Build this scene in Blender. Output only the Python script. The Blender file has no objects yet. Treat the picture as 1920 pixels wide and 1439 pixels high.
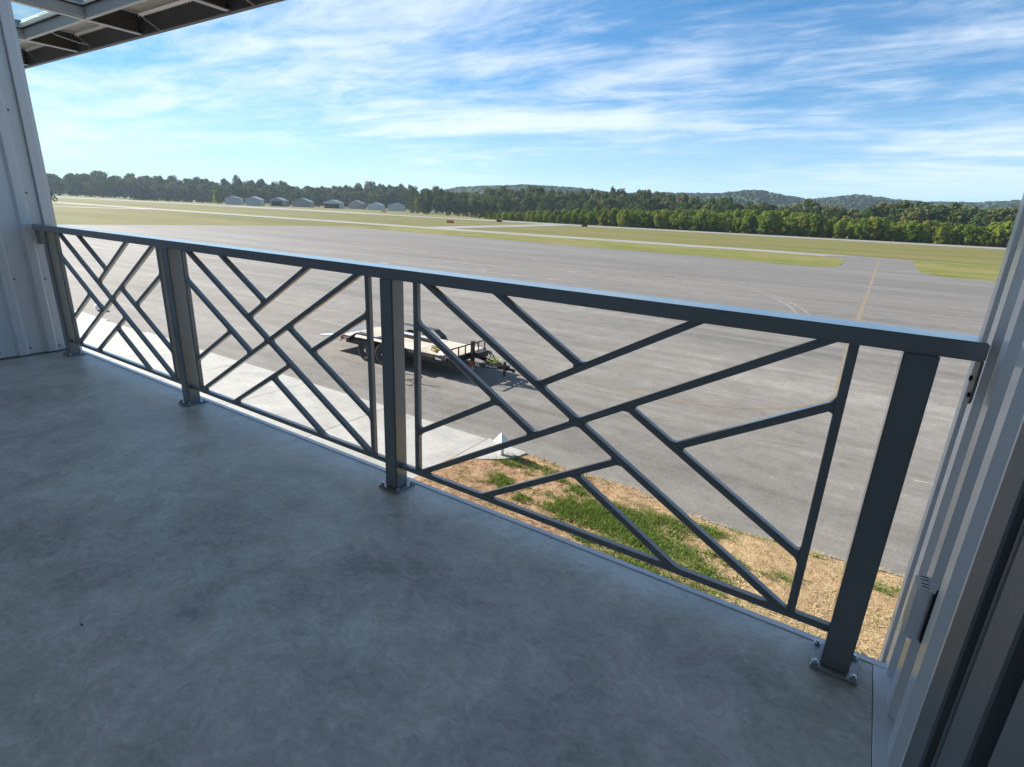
import bpy, bmesh, math, random
import numpy as np
from mathutils import Vector, Matrix, Quaternion

# ------------------------------------------------------------------ camera, sky, sun, exposure
scene = bpy.context.scene
col = scene.collection
GZ = -4.4                                   # apron level; the balcony floor is z = 0
CAM = Vector((5.5301, -1.7163, 1.3169))
YAW, PITCH, ROLL, FPX = -0.5659, -0.3080, 0.0438, 1010.5
fwd = Vector((math.sin(YAW)*math.cos(PITCH), math.cos(YAW)*math.cos(PITCH), math.sin(PITCH)))
rt0 = Vector((math.cos(YAW), -math.sin(YAW), 0)); up0 = rt0.cross(fwd)
rt = math.cos(ROLL)*rt0 + math.sin(ROLL)*up0
up = -math.sin(ROLL)*rt0 + math.cos(ROLL)*up0
cd = bpy.data.cameras.new('camera'); cam = bpy.data.objects.new('camera', cd); col.objects.link(cam)
cam.matrix_world = Matrix(((rt.x, up.x, -fwd.x, CAM.x), (rt.y, up.y, -fwd.y, CAM.y), (rt.z, up.z, -fwd.z, CAM.z), (0, 0, 0, 1)))
cd.sensor_fit = 'HORIZONTAL'; cd.sensor_width = 36; cd.lens = FPX/1920*36
cd.clip_start = .05; cd.clip_end = 20000
scene.camera = cam

SUN_ELEV = math.radians(27); SUN_AZ = math.radians(-93)       # bearing from +Y, clockwise
sund = Vector((math.sin(SUN_AZ)*math.cos(SUN_ELEV), math.cos(SUN_AZ)*math.cos(SUN_ELEV), math.sin(SUN_ELEV)))
sl = bpy.data.lights.new('sun', 'SUN'); sl.energy = 3.75; sl.angle = math.radians(.53); sl.color = (1, .95, .87)
so = bpy.data.objects.new('sun', sl); col.objects.link(so); so.rotation_euler = sund.to_track_quat('Z', 'Y').to_euler()

world = bpy.data.worlds.new('World'); scene.world = world; world.use_nodes = True
def build_sky():
    nt = world.node_tree; N = nt.nodes; L = nt.links; N.clear()
    def n(t, **k):
        x = N.new(t)
        for a, b in k.items(): setattr(x, a, b)
        return x
    def math_(op, a, b=None, clamp=False):
        m = n('ShaderNodeMath', operation=op); m.use_clamp = clamp
        for i, v in enumerate((a, b)):
            if v is None: continue
            if isinstance(v, (int, float)): m.inputs[i].default_value = v
            else: L.new(v, m.inputs[i])
        return m.outputs[0]
    def ramp(v, a, b, lo=0., hi=1., smooth=True):
        m = n('ShaderNodeMapRange'); m.interpolation_type = 'SMOOTHSTEP' if smooth else 'LINEAR'
        L.new(v, m.inputs[0]); m.inputs[1].default_value = a; m.inputs[2].default_value = b
        m.inputs[3].default_value = lo; m.inputs[4].default_value = hi
        return m.outputs[0]
    out = n('ShaderNodeOutputWorld'); bg = n('ShaderNodeBackground'); bg.inputs[1].default_value = .062
    sky = n('ShaderNodeTexSky', sky_type='NISHITA', sun_disc=False, sun_elevation=SUN_ELEV, sun_rotation=SUN_AZ)
    sky.air_density = .9; sky.dust_density = .0; sky.ozone_density = 3.0; sky.altitude = 200
    gm = n('ShaderNodeGamma'); gm.inputs[1].default_value = .84; L.new(sky.outputs[0], gm.inputs[0])      # the phone's tone curve holds the bright horizon
    hsv = n('ShaderNodeHueSaturation'); hsv.inputs['Hue'].default_value = .502; hsv.inputs['Saturation'].default_value = 1.6; hsv.inputs['Value'].default_value = .88
    L.new(gm.outputs[0], hsv.inputs['Color'])
    tc = n('ShaderNodeTexCoord'); sep = n('ShaderNodeSeparateXYZ'); L.new(tc.outputs['Generated'], sep.inputs[0])
    z = math_('MAXIMUM', sep.outputs[2], 0.0)
    zz = math_('ADD', z, .07)
    px = math_('DIVIDE', sep.outputs[0], zz); py = math_('DIVIDE', sep.outputs[1], zz)
    def plane(sx, sy, rot, ox, oy, oz=0.):
        c = n('ShaderNodeCombineXYZ'); L.new(px, c.inputs[0]); L.new(py, c.inputs[1])
        mp = n('ShaderNodeMapping'); mp.vector_type = 'POINT'
        r = n('ShaderNodeVectorRotate', rotation_type='Z_AXIS'); r.inputs['Angle'].default_value = math.radians(rot)
        L.new(c.outputs[0], r.inputs[0]); L.new(r.outputs[0], mp.inputs[0])
        mp.inputs['Scale'].default_value = (sx, sy, 1); mp.inputs['Location'].default_value = (ox, oy, oz)
        return mp.outputs[0]
    def noise(vec, scale, detail, rough, dist):
        t = n('ShaderNodeTexNoise'); L.new(vec, t.inputs['Vector'])
        t.inputs['Scale'].default_value = scale; t.inputs['Detail'].default_value = detail
        t.inputs['Roughness'].default_value = rough; t.inputs['Distortion'].default_value = dist
        return t.outputs[0]
    big = noise(plane(.22, .34, -4, 11.1, 7.7), 1.0, 3, .5, .4)              # where the cirrus lies
    streak = noise(plane(.40, 1.05, -6, 2.3, 5.1), 1.5, 9, .62, 1.1)            # wind-drawn filaments
    fine = noise(plane(.9, 2.1, 2, 5, 2), 2.2, 8, .66, .9)
    puff = noise(plane(1.0, 1.2, 5, 9, 4), 1.3, 9, .62, .6)
    v = math_('ADD', math_('MULTIPLY', streak, .44), math_('MULTIPLY', fine, .24))
    v = math_('ADD', v, math_('MULTIPLY', puff, .32))
    v = math_('ADD', v, math_('MULTIPLY', math_('SUBTRACT', big, .5), .85))
    cov = ramp(v, .36, .72)
    thin = math_('MULTIPLY', ramp(v, .28, .48), .16)
    cov = math_('MAXIMUM', cov, thin)
    cov = math_('MULTIPLY', cov, ramp(sep.outputs[2], .015, .10))
    cov = math_('MULTIPLY', cov, .85)
    hzm = n('ShaderNodeMix', data_type='RGBA'); L.new(ramp(sep.outputs[2], 0., .20, .80, 0.), hzm.inputs[0])      # pale air low over the horizon, all the way round
    L.new(hsv.outputs[0], hzm.inputs[6]); hzm.inputs[7].default_value = (2.2, 3.5, 5.0, 1)
    mix = n('ShaderNodeMix', data_type='RGBA'); L.new(cov, mix.inputs[0])
    L.new(hzm.outputs[2], mix.inputs[6]); mix.inputs[7].default_value = (4.5, 4.95, 5.45, 1)
    L.new(mix.outputs[2], bg.inputs[0]); L.new(bg.outputs[0], out.inputs[0])
build_sky()
vs = scene.view_settings
vs.view_transform = 'Standard'; vs.look = 'None'; vs.gamma = 1; vs.exposure = 1.82; vs.use_curve_mapping = False
scene.cycles.max_bounces = 6; scene.cycles.diffuse_bounces = 3; scene.cycles.glossy_bounces = 3
scene.cycles.transmission_bounces = 4; scene.cycles.transparent_max_bounces = 6; scene.cycles.volume_bounces = 1
scene.cycles.caustics_reflective = False; scene.cycles.caustics_refractive = False

rnd = random.Random(7)
R = math.radians

# ------------------------------------------------------------------ materials
def mat(name, base, rough=.6, metal=0., spec=.5, coat=0.):
    m = bpy.data.materials.new(name); m.use_nodes = True
    b = m.node_tree.nodes['Principled BSDF']
    b.inputs['Base Color'].default_value = (*base, 1); b.inputs['Roughness'].default_value = rough
    b.inputs['Metallic'].default_value = metal; b.inputs['Specular IOR Level'].default_value = spec
    b.inputs['Coat Weight'].default_value = coat
    return m
def nodes(m):
    nt = m.node_tree
    return nt, nt.nodes, nt.links, nt.nodes['Principled BSDF']
def N_noise(nt, vec, scale, detail=5, rough=.55, dist=0.):
    t = nt.nodes.new('ShaderNodeTexNoise'); t.inputs['Scale'].default_value = scale
    t.inputs['Detail'].default_value = detail; t.inputs['Roughness'].default_value = rough; t.inputs['Distortion'].default_value = dist
    if vec: nt.links.new(vec, t.inputs['Vector'])
    return t.outputs[0]
def N_map(nt, src, scale=(1, 1, 1), rot=(0, 0, 0), loc=(0, 0, 0)):
    m = nt.nodes.new('ShaderNodeMapping'); m.inputs['Scale'].default_value = scale
    m.inputs['Rotation'].default_value = rot; m.inputs['Location'].default_value = loc
    nt.links.new(src, m.inputs[0]); return m.outputs[0]
def N_ramp(nt, fac, stops):
    r = nt.nodes.new('ShaderNodeValToRGB'); e = r.color_ramp.elements
    e[0].position, e[0].color = stops[0][0], (*stops[0][1], 1)
    e[1].position, e[1].color = stops[-1][0], (*stops[-1][1], 1)
    for p, c in stops[1:-1]:
        x = e.new(p); x.color = (*c, 1)
    nt.links.new(fac, r.inputs[0]); return r.outputs[0]
def N_mix(nt, fac, a, b, mode='MIX'):
    m = nt.nodes.new('ShaderNodeMix'); m.data_type = 'RGBA'; m.blend_type = mode
    for i, v in ((0, fac), (6, a), (7, b)):
        if isinstance(v, (int, float)): m.inputs[i].default_value = v
        elif isinstance(v, tuple): m.inputs[i].default_value = (*v, 1)
        else: nt.links.new(v, m.inputs[i])
    return m.outputs[2]
def N_range(nt, v, a, b, lo=0., hi=1.):
    m = nt.nodes.new('ShaderNodeMapRange'); nt.links.new(v, m.inputs[0])
    for i, x in enumerate((a, b, lo, hi)): m.inputs[i+1].default_value = x
    return m.outputs[0]
def N_math(nt, op, a, b):
    m = nt.nodes.new('ShaderNodeMath'); m.operation = op
    for i, v in enumerate((a, b)):
        if isinstance(v, (int, float)): m.inputs[i].default_value = v
        else: nt.links.new(v, m.inputs[i])
    return m.outputs[0]
def N_bump(nt, b, h, strength=.3, dist=.01):
    x = nt.nodes.new('ShaderNodeBump'); x.inputs['Strength'].default_value = strength; x.inputs['Distance'].default_value = dist
    nt.links.new(h, x.inputs['Height']); nt.links.new(x.outputs[0], b.inputs['Normal'])
def geo(nt):
    return nt.nodes.new('ShaderNodeNewGeometry').outputs['Position']
def tcoord(nt):
    return nt.nodes.new('ShaderNodeTexCoord').outputs['Object']

def grime(name, base, rough, amount=.18, scale=6, metal=0., spec=.5, dark=None, bump=0.):
    m = mat(name, base, rough, metal, spec); nt, N, L, b = nodes(m); p = geo(nt)
    dark = dark or tuple(c*.72 for c in base)
    n1 = N_noise(nt, p, scale, 7, .62); n2 = N_noise(nt, p, scale*9, 4, .6)
    f = N_math(nt, 'MULTIPLY', N_range(nt, n1, .42, .72), amount*2.2)
    c = N_mix(nt, f, base, dark)
    L.new(c, b.inputs['Base Color'])
    L.new(N_math(nt, 'ADD', N_math(nt, 'MULTIPLY', n2, .22), rough-.1), b.inputs['Roughness'])
    if bump: N_bump(nt, b, n2, bump, .004)
    return m

def concrete_floor():
    m = mat('troweled_concrete', (.25, .26, .27), .5); nt, N, L, b = nodes(m); p = geo(nt)
    a = N_noise(nt, p, 1.1, 8, .68, .6); c = N_noise(nt, p, 3.6, 10, .72, 1.1); f = N_noise(nt, p, 60, 5, .75)
    st = N_noise(nt, N_map(nt, p, (1, 1.4, 1), (0, 0, R(-32))), 12, 9, .75, 2.0)
    v = N_math(nt, 'ADD', N_math(nt, 'MULTIPLY', a, .34), N_math(nt, 'MULTIPLY', c, .28))
    v = N_math(nt, 'ADD', v, N_math(nt, 'MULTIPLY', st, .26)); v = N_math(nt, 'ADD', v, N_math(nt, 'MULTIPLY', f, .12))
    cr = N_ramp(nt, v, [(.42, (.345, .345, .305)), (.468, (.495, .492, .436)), (.52, (.61, .605, .54)), (.575, (.76, .75, .68))])
    # brown damp stains and pale scuffs
    s = N_noise(nt, N_map(nt, p, (1, 1, 1), (0, 0, 0), (4, 2, 0)), .9, 6, .7, 1.5)
    cr = N_mix(nt, N_range(nt, s, .60, .78, 0, .45), cr, (.13, .115, .10))
    sc = N_noise(nt, N_map(nt, p, (3, 14, 1), (0, 0, R(40)), (1, 7, 0)), 1.3, 6, .7, 2.5)
    cr = N_mix(nt, N_range(nt, sc, .70, .80, 0, .5), cr, (.48, .48, .47))
    L.new(cr, b.inputs['Base Color'])
    L.new(N_range(nt, v, .38, .64, .28, .50), b.inputs['Roughness'])
    h = N_math(nt, 'ADD', N_math(nt, 'MULTIPLY', c, .6), N_math(nt, 'MULTIPLY', st, .5))
    N_bump(nt, b, h, .35, .006)
    return m

def asphalt():
    m = mat('aged_asphalt', (.15, .145, .135), .85, spec=.35); nt, N, L, b = nodes(m); p = geo(nt)
    big = N_noise(nt, N_map(nt, p, (.035, .16, 1), (0, 0, R(3))), 1, 6, .6, .4)
    mid = N_noise(nt, p, .9, 9, .75, .5); agg = N_noise(nt, p, 24, 5, .85); ag2 = N_noise(nt, p, 7, 6, .8)
    stre = N_noise(nt, N_map(nt, p, (.03, .75, 1), (0, 0, R(-4))), 1, 7, .68, .5)
    v = N_math(nt, 'ADD', N_math(nt, 'MULTIPLY', big, .24), N_math(nt, 'MULTIPLY', mid, .22))
    v = N_math(nt, 'ADD', v, N_math(nt, 'MULTIPLY', agg, .34)); v = N_math(nt, 'ADD', v, N_math(nt, 'MULTIPLY', stre, .28))
    cr = N_ramp(nt, v, [(.44, (.088, .081, .071)), (.51, (.15, .138, .120)), (.56, (.183, .169, .147)), (.64, (.28, .26, .228))])
    # far part of the apron has a darker, newer seal coat
    sep = N.new('ShaderNodeSeparateXYZ'); L.new(p, sep.inputs[0])
    edge = N_math(nt, 'ADD', sep.outputs[1], N_math(nt, 'MULTIPLY', big, 26))
    cr = N_mix(nt, N_range(nt, edge, 38, 78, 0, .48), cr, (.108, .102, .097))
    sep2 = N_noise(nt, p, 1.7, 3, .5, .2)
    cr = N_mix(nt, N_range(nt, sep2, .70, .78, 0, .4), cr, (.06, .058, .056))
    L.new(cr, b.inputs['Base Color']); N_bump(nt, b, N_math(nt, 'ADD', agg, ag2), .35, .006)
    return m

def concrete_out(name, a, c, sc=1.):
    m = mat(name, a, .8); nt, N, L, b = nodes(m); p = geo(nt)
    v = N_noise(nt, p, .9*sc, 8, .65, .5); w = N_noise(nt, N_map(nt, p, (1, 5, 1)), 2.5*sc, 5, .6); g = N_noise(nt, p, 60, 3, .6)
    t = N_math(nt, 'ADD', N_math(nt, 'MULTIPLY', v, .55), N_math(nt, 'MULTIPLY', w, .3)); t = N_math(nt, 'ADD', t, N_math(nt, 'MULTIPLY', g, .15))
    L.new(N_ramp(nt, t, [(.38, c), (.62, a)]), b.inputs['Base Color']); N_bump(nt, b, g, .15, .003)
    return m

def grass_field():
    m = mat('mown_field', (.12, .12, .05), .95, spec=.1); nt, N, L, b = nodes(m); p = geo(nt)
    a = N_noise(nt, N_map(nt, p, (.006, .035, 1)), 1, 6, .6, .5); c = N_noise(nt, N_map(nt, p, (.05, .22, 1)), 1, 6, .62, .4); f = N_noise(nt, p, 1.4, 4, .7)
    mow = N_noise(nt, N_map(nt, p, (.004, .42, 1), (0, 0, R(1.5))), 1, 3, .5, .1)
    v = N_math(nt, 'ADD', N_math(nt, 'MULTIPLY', a, .34), N_math(nt, 'MULTIPLY', c, .26))
    v = N_math(nt, 'ADD', v, N_math(nt, 'MULTIPLY', f, .2)); v = N_math(nt, 'ADD', v, N_math(nt, 'MULTIPLY', mow, .2))
    L.new(N_ramp(nt, v, [(.38, (.072, .090, .02)), (.47, (.125, .124, .037)), (.55, (.17, .15, .056)), (.66, (.23, .19, .095))]), b.inputs['Base Color'])
    return m
def verge_grass():
    m = mat('verge_grass', (.1, .14, .03), .95, spec=.1); nt, N, L, b = nodes(m); p = geo(nt)
    v = N_math(nt, 'ADD', N_math(nt, 'MULTIPLY', N_noise(nt, N_map(nt, p, (.05, .2, 1)), 1, 7, .75, .8), .7), N_math(nt, 'MULTIPLY', N_noise(nt, p, .8, 5, .75), .3))
    L.new(N_ramp(nt, v, [(.40, (.088, .112, .021)), (.47, (.132, .148, .032)), (.53, (.176, .164, .053)), (.60, (.24, .19, .095))]), b.inputs['Base Color'])
    return m
def dirt_mat():
    m = mat('dirt_and_straw', (.3, .2, .12), .95, spec=.15); nt, N, L, b = nodes(m); p = geo(nt)
    a = N_noise(nt, p, .55, 6, .65, .6); c = N_noise(nt, p, 7, 7, .7, .6); f = N_noise(nt, p, 38, 4, .7)
    sep = N.new('ShaderNodeSeparateXYZ'); L.new(p, sep.inputs[0])
    clay = N_ramp(nt, c, [(.36, (.17, .095, .05)), (.5, (.36, .225, .125)), (.64, (.50, .35, .215))])
    straw = N_ramp(nt, N_math(nt, 'ADD', N_math(nt, 'MULTIPLY', c, .5), N_math(nt, 'MULTIPLY', f, .5)), [(.36, (.20, .125, .065)), (.5, (.45, .31, .165)), (.62, (.60, .455, .275))])
    k = N_math(nt, 'ADD', N_math(nt, 'MULTIPLY', sep.outputs[0], .16), a)
    L.new(N_mix(nt, N_range(nt, k, .70, 1.15), clay, straw), b.inputs['Base Color'])
    N_bump(nt, b, N_math(nt, 'ADD', c, f), 1., .06)
    return m
def leaf_mat(name, stops, transl=.25, nsc=.35):
    m = bpy.data.materials.new(name); m.use_nodes = True; nt = m.node_tree; N = nt.nodes; L = nt.links; N.clear()
    o = N.new('ShaderNodeOutputMaterial'); d = N.new('ShaderNodeBsdfDiffuse'); t = N.new('ShaderNodeBsdfTranslucent'); mx = N.new('ShaderNodeMixShader')
    oi = N.new('ShaderNodeObjectInfo'); p = geo(nt)
    r = N_math(nt, 'ADD', N_math(nt, 'MULTIPLY', oi.outputs['Random'], .68 if nsc < 1 else .3), N_math(nt, 'MULTIPLY', N_noise(nt, p, nsc, 4, .7), .5))
    c = N_ramp(nt, r, stops)
    L.new(c, d.inputs[0]); L.new(N_mix(nt, .5, c, (.16, .17, .02)), t.inputs[0]); mx.inputs[0].default_value = transl
    L.new(d.outputs[0], mx.inputs[1]); L.new(t.outputs[0], mx.inputs[2]); L.new(mx.outputs[0], o.inputs[0])
    return m
def plank_mat():
    m = mat('pale_deck_timber', (.5, .38, .25), .75); nt, N, L, b = nodes(m); p = tcoord(nt)
    oi = N.new('ShaderNodeObjectInfo')
    g = N_noise(nt, N_map(nt, p, (.8, 14, 4)), 2.2, 6, .65, .5); s = N_noise(nt, p, 1.3, 5, .65, .5)
    v = N_math(nt, 'ADD', N_math(nt, 'MULTIPLY', g, .45), N_math(nt, 'MULTIPLY', s, .4)); v = N_math(nt, 'ADD', v, N_math(nt, 'MULTIPLY', oi.outputs['Random'], .18))
    L.new(N_ramp(nt, v, [(.34, (.30, .245, .18)), (.5, (.47, .40, .31)), (.66, (.58, .52, .43))]), b.inputs['Base Color'])
    return m
def wall_paint():
    m = mat('white_ribbed_steel', (.74, .76, .78), .28, spec=.55); nt, N, L, b = nodes(m); p = geo(nt)
    d = N_noise(nt, N_map(nt, p, (2, 2, .6)), 1.5, 6, .65, .6); s = N_noise(nt, N_map(nt, p, (9, 9, 1.2)), 2, 4, .6)
    c = N_mix(nt, N_range(nt, d, .5, .75, 0, .35), (.78, .80, .815), (.64, .65, .66))
    L.new(c, b.inputs['Base Color']); L.new(N_range(nt, d, .3, .7, .12, .26), b.inputs['Roughness'])
    N_bump(nt, b, N_noise(nt, N_map(nt, p, (3, 3, 1)), 1.2, 2, .4), .12, .006)
    return m

M = {}
M['floor'] = concrete_floor(); M['asphalt'] = asphalt(); M['walk'] = concrete_out('pale_walk_concrete', (.385, .375, .34), (.255, .245, .22))
M['walk_old'] = concrete_out('weathered_concrete', (.375, .36, .325), (.26, .25, .225))
M['runway'] = concrete_out('runway_surface', (.24, .23, .205), (.19, .182, .165), .05); M['taxi'] = concrete_out('taxiway_surface', (.255, .243, .216), (.20, .19, .17), .05)
M['field'] = grass_field(); M['verge'] = verge_grass(); M['dirt'] = dirt_mat()
M['rail'] = mat('slate_grey_paint', (.178, .192, .194), .36, spec=.5)
_b = M['rail'].node_tree.nodes['Principled BSDF']; _b.inputs['Coat Weight'].default_value = 1.; _b.inputs['Coat IOR'].default_value = 1.6; _b.inputs['Coat Roughness'].default_value = .10
M['plate'] = grime('dull_zinc_plate', (.36, .38, .40), .42, .2, 20, metal=.5)
M['galv'] = grime('zinc_bolt', (.62, .63, .65), .3, .2, 30, metal=1.)
M['flash'] = grime('white_flashing', (.74, .77, .80), .22, .2, 7)
M['white'] = wall_paint()
M['black'] = mat('black_rubber_gap', (.012, .012, .014), .7)
M['doorgrey'] = grime('dark_grey_door_paint', (.15, .165, .172), .45, .15, 6)
M['seal'] = mat('grey_door_seal', (.16, .16, .165), .5)
M['plastic'] = grime('white_outlet_plastic', (.84, .84, .84), .4, .1, 20)
M['steel'] = grime('dark_painted_steel', (.075, .07, .068), .55, .25, 4, dark=(.05, .045, .042))
M['steel_lt'] = grime('grey_painted_steel', (.42, .45, .48), .45, .2, 5)
M['sheet'] = grime('beige_roof_sheet', (.50, .475, .42), .55, .3, 2.5)
M['alu'] = grime('white_aluminium_sash', (.62, .66, .70), .35, .15, 8)
M['glass'] = None
M['yellow'] = grime('worn_yellow_paint', (.215, .155, .08), .85, .9, 1.4, dark=(.165, .145, .112))
M['wornwhite'] = grime('worn_white_paint', (.36, .35, .33), .85, .6, 4, dark=(.19, .18, .16))
M['tyremark'] = grime('pale_tyre_scuff', (.215, .20, .175), .85, .8, 1.2, dark=(.15, .14, .12))
M['tblack'] = grime('black_trailer_paint', (.018, .018, .02), .42, .2, 5, dark=(.035, .032, .03))
M['tyre'] = grime('tyre_rubber', (.035, .034, .033), .85, .3, 10, dark=(.06, .057, .052))
M['rim'] = mat('dark_grey_wheel', (.10, .10, .105), .4, .5)
M['hub'] = mat('bright_hub', (.7, .7, .72), .3, 1.)
M['plank'] = plank_mat(); M['ramp'] = grime('silver_ramp_plate', (.52, .53, .54), .45, .3, 4, metal=.4)
M['red'] = mat('red_lens', (.45, .03, .02), .35); M['letter'] = mat('white_lettering', (.8, .8, .8), .6); M['redpaint'] = mat('dark_red_decal', (.30, .035, .03), .5)
M['strap'] = grime('yellow_green_webbing', (.50, .52, .12), .8, .4, 12, dark=(.25, .30, .08)); M['strapb'] = grime('ochre_webbing', (.46, .36, .10), .85, .5, 14, dark=(.16, .09, .04))
M['cloth'] = grime('white_cloth', (.72, .72, .72), .8, .2, 9); M['cable'] = mat('dark_hose', (.035, .028, .024), .6)
M['postwhite'] = grime('white_post_paint', (.78, .78, .76), .5, .12, 6)
M['h_blue'] = grime('pale_blue_grey_metal', (.33, .365, .40), .5, .2, .4); M['h_white'] = grime('white_hangar_metal', (.42, .435, .45), .5, .2, .4)  # pale blue fronts: blue tint of shaded white metal put into the colour
M['h_grey'] = grime('grey_hangar_metal', (.22, .22, .205), .6, .3, .4); M['h_tan'] = grime('tan_hangar_metal', (.25, .225, .185), .6, .3, .4)
M['h_sunlit'] = grime('cream_hangar_side', (.66, .60, .46), .6, .2, .4); M['h_roof'] = grime('grey_hangar_roof', (.25, .26, .27), .5, .3, .3)  # cream side walls: their sunlit tone is put into the colour
M['h_dark'] = mat('dark_doorway', (.012, .013, .018), .8); M['signblack'] = mat('sign_back_black', (.02, .02, .02), .6); M['signred'] = mat('red_orange_sign', (.48, .07, .03), .6)
M['bark'] = grime('tree_bark', (.10, .08, .06), .9, .3, .6)
M['leaf_dark'] = leaf_mat('dark_wood_leaves', [(.1, (.030, .056, .030)), (.4, (.042, .074, .034)), (.7, (.060, .092, .036)), (.95, (.10, .112, .04))])
M['leaf_mid'] = leaf_mat('mixed_wood_leaves', [(.1, (.034, .062, .026)), (.4, (.050, .082, .030)), (.7, (.072, .102, .034)), (.95, (.12, .115, .042))])
M['leaf_pale'] = leaf_mat('pale_wood_leaves', [(.1, (.065, .09, .042)), (.5, (.10, .12, .05)), (.95, (.16, .14, .065))], .3)
M['leaf_young'] = leaf_mat('young_tree_leaves', [(.1, (.085, .145, .026)), (.4, (.130, .195, .034)), (.7, (.19, .23, .04)), (.95, (.18, .20, .042))], .4)
M['blade'] = leaf_mat('grass_blades', [(.28, (.075, .14, .03)), (.42, (.14, .22, .05)), (.54, (.22, .27, .085)), (.68, (.38, .34, .16))], .3, 13)
M['straw'] = grime('dry_straw', (.54, .41, .22), .9, .5, 9, dark=(.30, .20, .09))

def glass_mat():
    m = bpy.data.materials.new('clear_pane'); m.use_nodes = True; nt = m.node_tree; N = nt.nodes; L = nt.links; N.clear()
    o = N.new('ShaderNodeOutputMaterial'); t = N.new('ShaderNodeBsdfTransparent'); t.inputs[0].default_value = (.86, .93, .90, 1)
    g = N.new('ShaderNodeBsdfGlossy'); g.inputs['Roughness'].default_value = .03; mx = N.new('ShaderNodeMixShader'); mx.inputs[0].default_value = .10
    L.new(t.outputs[0], mx.inputs[1]); L.new(g.outputs[0], mx.inputs[2]); L.new(mx.outputs[0], o.inputs[0]); return m
M['glass'] = glass_mat()
def hill_mat():
    m = mat('wooded_hillside', (.04, .06, .025), .95, spec=.05); nt, N, L, b = nodes(m); p = geo(nt)
    v = N_math(nt, 'ADD', N_math(nt, 'MULTIPLY', N_noise(nt, p, .02, 5, .6), .5), N_math(nt, 'MULTIPLY', N_noise(nt, p, .11, 4, .7), .5))
    L.new(N_ramp(nt, v, [(.36, (.018, .030, .018)), (.5, (.030, .046, .022)), (.66, (.056, .066, .028))]), b.inputs['Base Color']); return m
M['hill'] = hill_mat()

# ------------------------------------------------------------------ mesh helpers
class MB:
    def __init__(s): s.bm = bmesh.new()
    def poly(s, pts): s.bm.faces.new([s.bm.verts.new(p) for p in pts]); return s
    def box(s, x0, x1, y0, y1, z0, z1):
        return s.prism([(x0, y0), (x1, y0), (x1, y1), (x0, y1)], z0, z1)
    def extrude(s, base, d):
        d = Vector(d); a = [s.bm.verts.new(p) for p in base]; b = [s.bm.verts.new(Vector(p)+d) for p in base]; n = len(a)
        s.bm.faces.new(a[::-1]); s.bm.faces.new(b)
        for i in range(n): s.bm.faces.new((a[i], a[(i+1) % n], b[(i+1) % n], b[i]))
        return s
    def prism(s, pts, z0, z1): return s.extrude([(x, y, z0) for x, y in pts], (0, 0, z1-z0))
    def prism_y(s, pts, y0, y1): return s.extrude([(x, y0, z) for x, z in pts], (0, y1-y0, 0))
    def prism_x(s, pts, x0, x1): return s.extrude([(x0, y, z) for y, z in pts], (x1-x0, 0, 0))
    def bar(s, p, q, w, h, upv=(0, 0, 1)):
        p, q = Vector(p), Vector(q); d = (q-p).normalized(); u = Vector(upv)
        if abs(d.dot(u)) > .98: u = Vector((0, 1, 0))
        r = d.cross(u).normalized()*w/2; v = r.cross(d).normalized()*h/2
        return s.extrude([p-r-v, p+r-v, p+r+v, p-r+v], q-p)
    def cyl(s, p, q, r, n=12, r2=None):
        p, q = Vector(p), Vector(q); d = (q-p).normalized(); u = Vector((0, 0, 1)) if abs(d.z) < .9 else Vector((1, 0, 0))
        a = d.cross(u).normalized(); b = d.cross(a); r2 = r if r2 is None else r2
        A = [s.bm.verts.new(p+r*(math.cos(t)*a+math.sin(t)*b)) for t in [2*math.pi*i/n for i in range(n)]]
        B = [s.bm.verts.new(q+r2*(math.cos(t)*a+math.sin(t)*b)) for t in [2*math.pi*i/n for i in range(n)]]
        s.bm.faces.new(A[::-1]); s.bm.faces.new(B)
        for i in range(n): s.bm.faces.new((A[i], A[(i+1) % n], B[(i+1) % n], B[i]))
        return s
    def tube(s, pts, r, n=6):
        for a, b in zip(pts, pts[1:]): s.cyl(a, b, r, n)
        return s
    def ring(s, c, ax, prof, n=28):
        """lathe: prof is a closed list of (radius, offset along ax)"""
        c, d = Vector(c), Vector(ax).normalized(); u = Vector((0, 0, 1)) if abs(d.z) < .9 else Vector((1, 0, 0)); a = d.cross(u).normalized(); b = d.cross(a)
        rows = [[s.bm.verts.new(c+d*o+r*(math.cos(t)*a+math.sin(t)*b)) for r, o in prof] for t in [2*math.pi*i/n for i in range(n)]]
        m = len(prof)
        for i in range(n):
            for j in range(m): s.bm.faces.new((rows[i][j], rows[(i+1) % n][j], rows[(i+1) % n][(j+1) % m], rows[i][(j+1) % m]))
        return s
    def build(s, name, m, parent=None, bevel=0., seg=1, smooth=False):
        bmesh.ops.recalc_face_normals(s.bm, faces=s.bm.faces[:])
        if bevel:
            es = [e for e in s.bm.edges if len(e.link_faces) == 2 and e.calc_face_angle(0) > .5]
            bmesh.ops.bevel(s.bm, geom=es, offset=bevel, segments=seg, affect='EDGES', clamp_overlap=True)
        me = bpy.data.meshes.new(name); s.bm.to_mesh(me); s.bm.free(); me.materials.append(m)
        if smooth: me.polygons.foreach_set('use_smooth', [True]*len(me.polygons))
        return link(name, me, parent)
def link(name, me, parent=None):
    o = bpy.data.objects.new(name, me); col.objects.link(o)
    if parent:
        o.parent = parent; o.matrix_parent_inverse = Matrix.Translation(parent.matrix_world.translation).inverted() if parent.type == 'EMPTY' and not parent.parent and parent.rotation_euler.z == 0 else Matrix()
    return o
def tag(o, label=None, cat=None, group=None, kind=None):
    for k, v in (('label', label), ('category', cat), ('group', group), ('kind', kind)):
        if v: o[k] = v
    return o
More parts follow.
